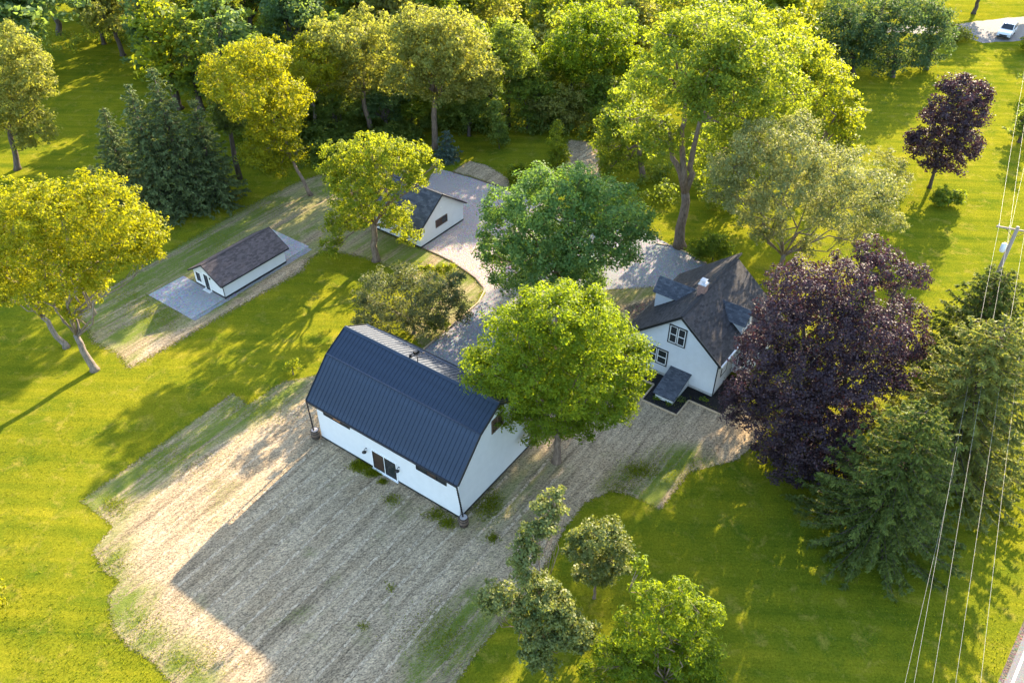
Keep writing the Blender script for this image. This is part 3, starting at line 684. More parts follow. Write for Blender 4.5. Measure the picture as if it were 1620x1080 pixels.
# cellar entry on the front wall
ce = MB().prism([(-.01, 2.05, .1), (-2.68, 2.05, .1), (-2.68, 2.05, .62), (-.01, 2.05, 1.30)], (0, 0, 0), (0, 1.5, 0)).build('cellar_entry', 'white_siding', house)
q = [(-2.85, 1.90, .62), (-2.85, 3.72, .62), (-.01, 3.72, 1.36), (-.01, 1.90, 1.36)]
r = MB().slab(q[::-1], .07).build('entry_roof', 'black_trim', ce)
s_ = np.array([2.84, 0, .74]); shingles(r, (-2.85, 1.90, .623), (0, 1, 0), s_, 1.82, np.linalg.norm(s_), 'shingle_slate', 51, tw=.26, ex=.13)
# planting bed and its timber edging
bed = [(-1.44, 8.4), (-1.44, 4.30), (-3.54, 4.26), (-3.50, 1.24), (-1.45, 1.24), (-1.45, -1.57), (3.3, -1.65), (3.3, 0.0), (0, 0), (0, 8.4)]
poly_obj('mulch_bed', local_poly(house, bed), .045, 'mulch', kind='structure')
def edging(name, pts, w, h, mt, label, split=2.4, closed=False):
    c = empty(name, (*pts[0][:2], 0), 0, label=label, cat='edging'); o = np.array([*pts[0][:2], 0])
    for a, b in zip(pts[:-1], pts[1:]):
        a = np.array([*a[:2], h / 2 - .01]) - o; b = np.array([*b[:2], h / 2 - .01]) - o; L = np.linalg.norm(b - a); k = max(1, round(L / split))
        for i in range(k):
            p, q = a + (b - a) * (i + .006) / k, a + (b - a) * (i + .994) / k
            MB().bar(p, q, w, h).build('board', mt, c)
edging('timber_edging', local_poly(house, bed[:7]), .11, .14, 'timber', 'pale timber edging round the black mulch bed of the house')
edging('drive_edging', g((768, 458), (757, 479), (735, 498), (710, 519), (690, 536), (670, 553)), .10, .13, 'timber', 'pale timber edging curving along the gravel drive behind the barn')
edging('court_edging', g((668, 393), (692, 403), (714, 414), (735, 428), (752, 440), (764, 455)), .08, .10, 'dark_timber', 'dark edging from the garage corner along the gravel court')
edging('lawn_edging', g((1038, 386), (1062, 389), (1090, 402), (1118, 417)), .09, .11, 'timber', 'pale timber edging of the drive beside the big cottonwood')
edging('verge_edging', g((716, 273), (745, 281), (778, 292), (806, 303)), .08, .10, 'dark_timber', 'dark edging between gravel court and straw verge')

# ================================================================== TREES
def unit(a): return a / (np.linalg.norm(a, axis=-1, keepdims=True) + 1e-9)
def leaves(name, C, R, O, per, size, mt, rng, wid=.62, flat=.65, hue=None, droop=.25, outw=.55, rnd=.75):
    """leaf-sized faces round clump centres C (radius R); O = outward direction of each clump"""
    n = len(C); k = n * per
    d = unit(rng.normal(size=(k, 3))); r = rng.random(k) ** .45
    off = d * r[:, None] * np.array([1, 1, flat]); idx = np.repeat(np.arange(n), per)
    pos = C[idx] + off * R[idx][:, None]
    nrm = unit(.55 * d + outw * O[idx] + np.array([0, 0, .35]) + rnd * rng.normal(size=(k, 3)))
    tng = rng.normal(size=(k, 3)) + .5 * O[idx] - np.array([0, 0, droop]); tng = unit(tng - nrm * (tng * nrm).sum(1, keepdims=True))
    bt = np.cross(nrm, tng); s = size * rng.uniform(.65, 1.35, k)[:, None]
    V = np.empty((k, 4, 3))
    V[:, 0] = pos - tng * s * .5; V[:, 2] = pos + tng * s * .5
    V[:, 1] = pos + bt * s * wid * .5 + nrm * s * .12 + tng * s * .05; V[:, 3] = pos - bt * s * wid * .5 + nrm * s * .12 + tng * s * .05
    cl = rng.random(n) if hue is None else hue
    v = np.clip(.55 * cl[idx] + .55 * rng.random(k) - .05, 0, 1)
    return quads_mesh(name, V.reshape(-1, 3), k, mt, v)
def clumps(lobes, cr, kd, rng, hollow=.45):
    """clump centres spread through a set of ellipsoids, denser towards their skin, uneven outline"""
    C = []; O = []; R = []
    for (c, r, wgt) in lobes:
        c = np.array(c); n = max(4, int(kd * wgt * (r / cr) ** 2))
        d = unit(rng.normal(size=(n, 3))); rad = (hollow + (1 - hollow) * rng.random(n) ** .6) * r * rng.uniform(.86, 1.12, n)
        q = d * rad[:, None] * np.array([1, 1, .86])
        C.append(c + q); O.append(unit(d + np.array([0, 0, .15]))); R.append(cr * rng.uniform(.6, 1.25, n))
    return np.concatenate(C), np.concatenate(R), np.concatenate(O)
def wob(a, b, k, amp, rng, sag=0.0):
    a = np.array(a, float); b = np.array(b, float); tt = np.linspace(0, 1, k)[:, None]
    p = a + (b - a) * tt; j = rng.normal(size=(k, 3)) * amp * np.linalg.norm(b - a); j[0] = 0; j[-1] = 0
    p += j; p[:, 2] += sag * np.sin(np.pi * tt[:, 0]) * np.linalg.norm(b - a); return p
def limbs(base, lobes, tr, fork, rng, twigs, C, bend=.02, lean=(0, 0), lr=1.0, forks=()):
    """trunk to a fork, limbs to the lobes, branches on into the clumps"""
    m = MB(); base = np.array(base, float)
    cen = np.mean([l[0] for l in lobes], 0); f = np.array([base[0] + (cen[0] - base[0]) * .25 + lean[0], base[1] + (cen[1] - base[1]) * .25 + lean[1], fork])
    p = wob(base, f, 6, bend, rng); rr = np.linspace(tr, tr * .72, 6); rr[0] = tr * 1.45; rr[1] = max(rr[1], tr * 1.02); p[1] = base + (p[1] - base) * .55
    m.tube(p, rr, 10)
    ends = []
    for fk_ in forks:
        q = wob(f - np.array([0, 0, .15]), fk_, 6, .035, rng); m.tube(q, np.linspace(tr * .62, tr * .34, 6), 9); ends.append((np.array(fk_, float)))
    main = [l for l in lobes if l[2] >= .9]
    for c, r, _w in main:
        c = np.array(c); f0 = min(ends, key=lambda e_: np.linalg.norm(e_ - c)) if ends else f - np.array([0, 0, rng.uniform(0, .12) * fork])
        q = wob(f0, c, 6, .05, rng, .06)
        r0 = tr * rng.uniform(.24, .38) * (lr if rng.random() < .3 else 1); m.tube(q, np.linspace(r0, r0 * .22, 6), 7)
        near = C[np.linalg.norm(C - c, axis=1) < r * 1.15]
        if len(near) == 0: continue
        for e in near[rng.permutation(len(near))[:twigs]]:
            s = q[rng.integers(3, 6)]; m.tube(wob(s, e, 4, .06, rng, .04), np.linspace(r0 * .25, .010, 4), 5)
    return m
LEAFN = [0]
def tree(label, base, lobes_px, mt, leaf=.18, cr=.6, kd=2.6, per=36, tr=.3, fork=None, bk='bark_brown', seed=1, name='deciduous_tree', cat='tree', dep=.75, twigs=7, flat=.65, group=None, hollow=.45, outw=.55, rnd=.75, wid=.62, lean=(0, 0), back=.55, depth=0.0, bend=.02, jit=.35, lr=1.0, forks=(), tilt=0.0):
    """base and lobes are read off the photograph; the crown is then filled out in depth round the trunk"""
    rng = np.random.default_rng(seed); b = G(*base); Y = b[1] + depth; kd *= 2.0; leaf *= 1.22
    q = np.array([l[:3] for l in lobes_px], float)
    x0, x1 = (q[:, 0] - q[:, 2]).min(), (q[:, 0] + q[:, 2]).max(); y0_, y1_ = (q[:, 1] - q[:, 2]).min(), (q[:, 1] + q[:, 2]).max()
    cxp, cyp = (x0 + x1) / 2, (y0_ + y1_) / 2; ax, ay = max(1, (x1 - x0) / 2 - q[:, 2].mean()), max(1, (y1_ - y0_) / 2 - q[:, 2].mean())
    lob = []
    for (px, py, r) in q:
        c = P(px, py, Y + tilt * (cyp - py) / (ay + 1)); s = pxm(c); rm = r / s * 1.08
        rho = min(1, math.hypot((px - cxp) / (ax + 1), (py - cyp) / (ay + 1))); D = math.sqrt(max(0, 1 - rho * rho)) * min(ax, ay * 1.2) / s * dep
        D += rng.uniform(-jit, jit) * rm
        d = unit(c - CAMP)
        cf = c - d * D; cf[2] = max(cf[2], rm * .55 + .4); lob.append((cf, rm, 1.0))
        if back and D > rm * .2:
            cb = c + d * D * .9; cb[2] = max(cb[2], rm * .8 + .4); lob.append((cb, rm * .95, back))
    C, R, O = clumps(lob, cr, kd, rng, hollow)
    ok = C[:, 2] > .5; C, R, O = C[ok], R[ok], O[ok]
    C0 = C - b; lob0 = [(c - b, r, w_) for c, r, w_ in lob]
    top = max(c[2] for c, r, w_ in lob0)
    fk = fork if fork else min(c[2] - .5 * r for c, r, w_ in lob0) * .9
    e = empty(name, b, 0, label=label, cat=cat, group=group)
    limbs((0, 0, -.05), lob0, tr, max(fk, .8), rng, twigs, C0, bend, lean, lr, [P(a_, b2_, Y) - b for a_, b2_ in forks]).build('trunk', bk, e, True)
    me = leaves('crown', C0, R, O, per, leaf, mt, rng, wid, flat, outw=outw, rnd=rnd); LEAFN[0] += len(me.polygons)
    link('crown', me, e)
    return e
def spruce(label, base, h, R, mt, seed, fine=1.0, name='spruce_tree', cat='tree', group=None, levels=None, z0=.06, dens=1.0, power=.85):
    rng = np.random.default_rng(seed); b = G(*base); e = empty(name, b, 0, label=label, cat=cat, group=group)
    tk = MB().tube(wob((0, 0, -.05), (0, 0, h * .985), 7, .004, rng), np.linspace(h * .018 + .05, .015, 7), 9)
    nl = levels or int(h * 2.2); V = []; vals = []
    for i in range(nl):
        z = h * (z0 + (1 - z0) * (i + rng.uniform(-.3, .3)) / nl); f = max(0, 1 - z / h)
        L0 = R * f ** power + .12; nb = max(4, int((5 + 6 * f) * dens)); ph = rng.uniform(0, 6.28)
        for j in range(nb):
            a = ph + 2 * math.pi * j / nb + rng.uniform(-.25, .25); L = L0 * rng.uniform(.72, 1.18)
            u = np.array([math.cos(a), math.sin(a), 0]); sd = np.array([-u[1], u[0], 0])
            tt = np.linspace(0, 1, 5); rise = .25 * (1 - f) * L; zz = z + rise * tt - (.34 * f + .05) * L * tt ** 1.3 + .20 * L * tt ** 3
            pth = u * (tt * L)[:, None]; pth[:, 2] = np.maximum(zz, .15)
            if L > .8: tk.tube(pth, np.linspace(.014 + .008 * L, .006, 5), 4)
            nt_ = max(4, int(L / (.11 / fine)))
            ts = rng.uniform(.12, 1.0, nt_); bp = np.stack([np.interp(ts, tt, pth[:, c_]) for c_ in range(3)], 1)
            sg = np.where(rng.random(nt_) < .5, -1, 1); tl = (.22 + .42 * (1 - ts) * min(1, L / 2)) * rng.uniform(.6, 1.2, nt_) * (1 if L > 1 else .7)
            td = unit(u * rng.uniform(.35, .9, nt_)[:, None] + sd * (sg * rng.uniform(.4, 1, nt_))[:, None] + np.array([0, 0, -1]) * rng.uniform(.05, .75, nt_)[:, None])
            m_ = 5
            for kx in range(m_):
                c_ = bp + td * (tl * (kx + .35) / m_)[:, None]; s = (.150 / fine ** .5) * rng.uniform(.7, 1.3, nt_)
                nn = unit(np.array([0, 0, 1.0]) + .8 * rng.normal(size=(nt_, 3))); t_ = unit(td + .45 * rng.normal(size=(nt_, 3))); w_ = unit(np.cross(nn, t_))
                q = np.stack([c_ - t_ * s[:, None] * .9, c_ + w_ * s[:, None] * .42, c_ + t_ * s[:, None] * 1.25, c_ - w_ * s[:, None] * .42], 1)
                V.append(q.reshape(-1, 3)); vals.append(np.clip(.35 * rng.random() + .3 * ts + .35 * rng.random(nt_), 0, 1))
    tk.build('trunk', 'bark_dark', e, True)
    V = np.concatenate(V); me = quads_mesh('crown', V, len(V) // 4, mt, np.concatenate(vals)); LEAFN[0] += len(V) // 4
    link('crown', me, e); return e

# ---- trees standing among the buildings and in front
tree('bright yellow green tree with thick leaning trunk on the left lawn', (150, 585), [(100, 345, 62), (165, 335, 60), (212, 380, 48), (60, 325, 48), (150, 295, 35), (235, 360, 28), (95, 420, 50), (45, 385, 50), (150, 415, 36), (120, 480, 26), (20, 320, 40), (245, 395, 20), (75, 455, 32), (150, 450, 24)], 'leaf_yellow', .17, .50, 1.75, 34, .30, 3.4, 'bark_grey', 1, lean=(-1.2, .3), hollow=.3, bend=.03)
tree('yellow green tree at the left edge with shorter trunk behind the leaning one', (105, 549), [(15, 350, 45), (-25, 390, 55), (10, 425, 45), (-40, 330, 50), (40, 450, 30), (75, 480, 20), (0, 465, 24)], 'leaf_yellow', .17, .50, 1.75, 34, .24, 3.0, 'bark_grey', 2, lean=(-.6, .2), hollow=.3)
tree('lime green tree with thick trunk standing left of the garage', (595, 412), [(540, 248, 34), (588, 245, 38), (632, 248, 32), (664, 240, 22), (555, 300, 38), (600, 300, 32), (632, 345, 26), (540, 350, 28), (520, 270, 22), (648, 372, 20), (655, 285, 20), (525, 388, 20), (690, 262, 9), (575, 340, 22)], 'leaf_lime', .17, .46, 2.0, 34, .34, 4.2, 'bark_brown', 3, twigs=8, hollow=.3)
tree('low spreading dark olive apple tree behind the barn', (655, 527), [(600, 450, 26), (640, 440, 24), (680, 455, 24), (712, 465, 20), (585, 490, 22), (620, 490, 22), (660, 480, 22), (690, 495, 20), (575, 515, 18), (610, 525, 18), (665, 512, 16), (728, 480, 15), (700, 520, 18), (735, 500, 12), (640, 505, 18), (570, 470, 16), (720, 440, 14)], 'leaf_apple', .14, .45, 2.4, 32, .15, 1.5, 'bark_dark', 4, name='apple_tree', twigs=9, bend=.06)
tree('dense dark green maple in the middle of the gravel drive', (890, 478), [(850, 318, 50), (905, 308, 46), (960, 325, 46), (1003, 345, 32), (795, 365, 40), (850, 385, 52), (915, 385, 50), (975, 385, 40), (805, 425, 42), (870, 430, 46), (925, 435, 34), (790, 325, 30), (1022, 372, 18), (845, 282, 24), (925, 285, 22), (775, 395, 22)], 'leaf_maple', .19, .62, 2.9, 36, .36, 2.6, 'bark_brown', 5, name='maple_tree', outw=.8, rnd=.6)
tree('round bright green tree at the right end of the barn', (880, 730), [(880, 505, 56), (820, 525, 52), (940, 520, 54), (985, 572, 40), (778, 585, 44), (840, 590, 58), (910, 600, 58), (965, 630, 42), (800, 640, 40), (870, 655, 44), (920, 665, 32), (890, 465, 24), (838, 470, 22), (1005, 545, 20), (755, 560, 20), (770, 625, 22), (845, 690, 16), (985, 645, 20), (935, 470, 22), (1012, 580, 22), (1000, 615, 18)], 'leaf_bright', .14, .50, 3.2, 42, .30, 3.0, 'bark_brown', 6, outw=.6, hollow=.35)
tree('huge dark purple maple between the house and the spruces', (1290, 675), [(1330, 445, 46), (1262, 455, 46), (1398, 430, 38), (1450, 440, 22), (1435, 500, 34), (1228, 500, 38), (1300, 520, 58), (1380, 520, 52), (1440, 545, 28), (1205, 560, 42), (1260, 600, 56), (1335, 600, 54), (1405, 590, 36), (1185, 615, 36), (1152, 632, 17), (1225, 670, 44), (1290, 690, 48), (1250, 735, 36), (1300, 755, 34), (1345, 680, 36), (1380, 398, 26), (1210, 720, 22), (1270, 785, 18), (1160, 655, 16), (1320, 790, 18), (1230, 750, 22)], 'leaf_purple', .145, .50, 2.6, 40, .5, 2.4, 'bark_dark', 7, name='purple_maple', dep=.7, outw=.7, depth=-.8, tilt=3.6)
tree('small dark green tree with separate leaf clumps below the barn corner', (858, 1052), [(868, 802, 24), (885, 785, 15), (842, 848, 26), (866, 830, 18), (828, 882, 24), (790, 940, 27), (765, 943, 14), (855, 935, 32), (885, 945, 24), (905, 985, 28), (932, 1000, 20), (850, 1010, 28), (857, 1048, 22), (832, 980, 24), (830, 912, 20), (885, 970, 24), (815, 955, 22), (880, 1010, 24), (845, 1035, 24), (915, 1020, 18), (775, 960, 16), (862, 965, 26)], 'leaf_fruit', .14, .30, 2.1, 32, .12, 1.2, 'bark_brown', 8, dep=.5, outw=.6, back=0, twigs=10, hollow=.2, tilt=2.2, depth=1.2)
tree('small dark green tree beside the clumpy one over the shaded lawn', (940, 945), [(940, 845, 28), (968, 835, 22), (978, 868, 25), (925, 870, 25), (945, 895, 28), (922, 908, 18), (972, 895, 22), (912, 848, 18), (905, 870, 16), (955, 915, 16)], 'leaf_fruit', .14, .30, 2.0, 32, .10, 1.4, 'bark_brown', 9, dep=.5, outw=.6, back=.3, twigs=10, hollow=.2)
tree('bright green feathery leaved tree at the bottom edge', (1055, 1100), [(1050, 960, 38), (1100, 975, 36), (1010, 1000, 36), (1060, 1010, 42), (1110, 1030, 34), (1000, 1045, 34), (1050, 1060, 40), (1100, 1075, 34), (960, 1030, 22), (1075, 930, 22), (1020, 935, 18), (960, 1075, 24), (1130, 965, 16), (1010, 890, 10), (930, 1060, 14)], 'leaf_bright', .19, .45, 2.9, 34, .14, 1.5, 'bark_brown', 10, dep=.5, wid=.34, outw=.35, rnd=.55, twigs=8, depth=.8)
# ---- big trees of the middle distance
tree('tall cottonwood with forked bare trunk behind the house drive', (1075, 390), [(1130, 62, 50), (1078, 105, 48), (1180, 80, 48), (1060, 55, 36), (1160, 140, 46), (1110, 160, 34), (1025, 120, 34), (1000, 190, 32), (1040, 215, 34), (1210, 130, 44), (1240, 85, 40), (1180, 35, 36), (1140, 110, 44), (1085, 40, 32), (1200, 190, 34), (1150, 205, 30), (1255, 150, 34), (1085, 160, 30)], 'leaf_cotton', .22, .75, 2.5, 36, .52, 6.0, 'bark_brown', 11, name='cottonwood_tree', lean=(-.4, 0), twigs=6, forks=((1052, 195), (1108, 190), (1085, 150)))
tree('broad green tree filling the gap between cottonwood trunk and sage tree', (1158, 335), [(1140, 220, 36), (1185, 215, 34), (1120, 270, 32), (1165, 265, 36), (1205, 260, 30), (1135, 310, 26), (1175, 305, 28), (1110, 235, 24), (1150, 185, 26)], 'leaf_cotton', .22, .75, 2.0, 32, .28, 3, 'bark_brown', 23)
for _lab, _b, _l, _sd in (('leftmost of the dark blue green trees at upper right', (1350, 118), [(1320, 50, 40), (1345, 15, 40), (1300, 85, 26), (1350, 80, 30), (1372, 50, 32), (1310, 110, 14)], 24), ('middle dark blue green tree with leaning trunk at upper right', (1412, 122), [(1400, 40, 40), (1420, 75, 36), (1390, 88, 28), (1430, 15, 36), (1447, 92, 22), (1405, 108, 14)], 25), ('rightmost dark blue green tree beside the far driveway', (1465, 110), [(1470, 50, 32), (1482, 78, 24), (1460, 12, 32), (1497, 55, 16), (1455, 92, 18), (1485, 25, 22)], 26)):
    tree(_lab, _b, _l, 'leaf_willow', .27, .85, 2.2, 32, .3, 2.5, 'bark_dark', _sd)
tree('green tree half hidden left of the tall cottonwood', (1018, 285), [(990, 185, 34), (962, 232, 26), (1002, 150, 32), (1012, 232, 28), (975, 200, 30), (985, 255, 20), (960, 265, 14)], 'leaf_cotton', .24, .75, 2.4, 34, .34, 4, 'bark_brown', 12)
tree('yellow lit tree right of the tall cottonwood crown', (1290, 285), [(1262, 85, 42), (1305, 130, 42), (1240, 50, 36), (1335, 160, 24), (1285, 180, 36), (1325, 195, 22), (1250, 130, 36), (1215, 45, 30), (1290, 95, 30), (1345, 185, 16)], 'leaf_lime', .26, .8, 2.4, 34, .35, 4, 'bark_brown', 13)
tree('sparse pale sage tree with many thin stems behind the house', (1226, 447), [(1200, 225, 40), (1258, 245, 44), (1318, 270, 44), (1365, 290, 36), (1160, 265, 36), (1240, 300, 42), (1310, 335, 40), (1385, 330, 30), (1180, 320, 34), (1260, 200, 28), (1145, 300, 26), (1410, 300, 22), (1350, 375, 26), (1215, 360, 28), (1415, 350, 18), (1280, 385, 20)], 'leaf_sage', .165, .60, 2.9, 36, .26, 3.2, 'bark_grey', 14, twigs=9, dep=.8)
tree('small round purple maple on the sunny lawn at upper right', (1470, 297), [(1520, 148, 30), (1482, 175, 26), (1540, 180, 26), (1505, 210, 32), (1462, 222, 22), (1530, 230, 26), (1480, 250, 22), (1512, 262, 16), (1448, 240, 12), (1550, 150, 20), (1500, 135, 14), (1445, 215, 12)], 'leaf_purple', .2, .6, 2.6, 34, .2, 2.6, 'bark_dark', 15, name='purple_maple')
tree('yellow green tree with slim leaning trunk above the long shed', (492, 309), [(395, 145, 52), (345, 125, 34), (435, 190, 46), (415, 235, 34), (468, 240, 22), (380, 100, 36), (420, 90, 36), (455, 150, 34), (330, 105, 18), (440, 265, 18)], 'leaf_yellow', .2, .65, 2.3, 36, .2, 5, 'bark_brown', 16, lean=(-.8, 0))
tree('yellow topped tree with forked pale trunk behind the slim one', (502, 226), [(495, 100, 42), (522, 128, 30), (462, 95, 34), (500, 70, 28), (535, 105, 20), (480, 140, 26)], 'leaf_yellow', .22, .7, 2.2, 34, .25, 5, 'bark_grey', 17)
tree('tall olive tree with straight bare trunk left of the gravel court', (686, 236), [(690, 65, 50), (640, 55, 40), (738, 88, 40), (700, 120, 46), (648, 112, 38), (765, 125, 26), (665, 40, 34), (720, 50, 36), (745, 140, 24), (775, 105, 18)], 'leaf_olive', .24, .75, 2.6, 36, .36, 7, 'bark_brown', 18)
tree('tall olive tree with leaning trunk left of the straight one', (587, 218), [(558, 65, 42), (518, 58, 34), (600, 88, 34), (540, 105, 38), (580, 38, 32), (610, 125, 26), (560, 130, 28)], 'leaf_olive', .24, .75, 2.5, 36, .34, 6, 'bark_brown', 19)
tree('dark green oval tree right of the tall olive trees', (803, 200), [(812, 62, 30), (818, 98, 30), (802, 40, 20), (800, 120, 26), (835, 110, 18), (785, 85, 18)], 'leaf_dark', .25, .75, 2.6, 34, .3, 5, 'bark_dark', 20)
tree('bright lime tree left of the cottonwood top', (975, 180), [(920, 68, 46), (880, 88, 28), (960, 58, 40), (932, 108, 38), (992, 45, 28), (925, 28, 28), (975, 100, 28), (860, 95, 14), (1000, 85, 18)], 'leaf_bright', .25, .75, 2.5, 36, .33, 6, 'bark_dark', 21)
tree('olive maple with leaning trunk at the far left edge', (28, 268), [(40, 105, 38), (18, 165, 42), (58, 195, 24), (-15, 115, 50), (35, 215, 24), (68, 140, 20), (20, 65, 30), (-30, 180, 40), (75, 210, 12)], 'leaf_olive', .22, .7, 2.5, 36, .33, 4.5, 'bark_dark', 22, name='maple_tree')
# ---- spruces
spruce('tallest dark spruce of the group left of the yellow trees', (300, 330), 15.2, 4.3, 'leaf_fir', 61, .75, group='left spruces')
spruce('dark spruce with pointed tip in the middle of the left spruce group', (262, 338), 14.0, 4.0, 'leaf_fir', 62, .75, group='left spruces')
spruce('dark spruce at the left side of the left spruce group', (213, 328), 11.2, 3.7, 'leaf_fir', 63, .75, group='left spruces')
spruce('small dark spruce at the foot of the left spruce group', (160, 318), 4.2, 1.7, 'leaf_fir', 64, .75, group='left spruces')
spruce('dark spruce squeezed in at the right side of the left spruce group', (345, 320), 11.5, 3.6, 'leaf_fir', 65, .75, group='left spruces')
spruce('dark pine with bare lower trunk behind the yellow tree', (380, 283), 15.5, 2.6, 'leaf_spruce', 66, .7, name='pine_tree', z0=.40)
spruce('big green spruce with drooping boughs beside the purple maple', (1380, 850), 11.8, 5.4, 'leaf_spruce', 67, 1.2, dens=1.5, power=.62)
spruce('sunlit golden green spruce at the right edge beside the power lines', (1484, 742), 13.0, 6.2, 'leaf_spruce_sunlit', 68, 1.1, dens=1.5, power=.5)
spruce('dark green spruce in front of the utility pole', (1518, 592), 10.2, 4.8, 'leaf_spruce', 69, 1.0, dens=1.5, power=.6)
spruce('small blue green spruce below the trunk of the straight olive tree', (708, 252), 3.6, 1.9, 'leaf_blue', 70, .9)

# ---- generic far trees: a few crown shapes, shared
def template(seed, kind):
    rng = np.random.default_rng(seed); H = 14.0; lob = []
    if kind == 'round':
        for i in range(11):
            a = rng.uniform(0, 6.28); r = rng.uniform(.2, 3.6); lob.append((np.array([r * math.cos(a), r * math.sin(a), rng.uniform(4.6, 11.2)]), rng.uniform(1.7, 2.6), 1.0))
        lob.append((np.array([0, 0, 11.8]), 2.0, 1.0))
    else:
        for i in range(10):
            a = rng.uniform(0, 6.28); z = 3 + i * 1.0; r = rng.uniform(.2, 1.9) * (1 - z / 18); lob.append((np.array([r * math.cos(a), r * math.sin(a), z]), rng.uniform(1.5, 2.1) * (1.15 - z / 20), 1.0))
    C, R, O = clumps(lob, .85, 3.6, rng)
    return limbs((0, 0, -.05), lob, .32, 3.4, rng, 4, C).mesh('trunk', 'bark_dark', True), leaves('crown', C, R, O, 32, .42, 'leaf_dark', rng)
TPL = [template(100, 'round'), template(101, 'round'), template(102, 'tall'), template(103, 'round'), template(104, 'tall')]
def far_tree(label, base, k, h, mt, rz, wide=1.0, name='far_tree', group='trees of the back woods'):
    e = empty(name, G(*base), rz, label=label, cat='tree', group=group); s = h / 14 * 1.12; e.scale = (s * wide * 1.18, s * wide * 1.18, s)
    link('trunk', TPL[k][0], e); o = link('crown', TPL[k][1], e); o.material_slots[0].link = 'OBJECT'; o.material_slots[0].material = MATS[mt]
    return e
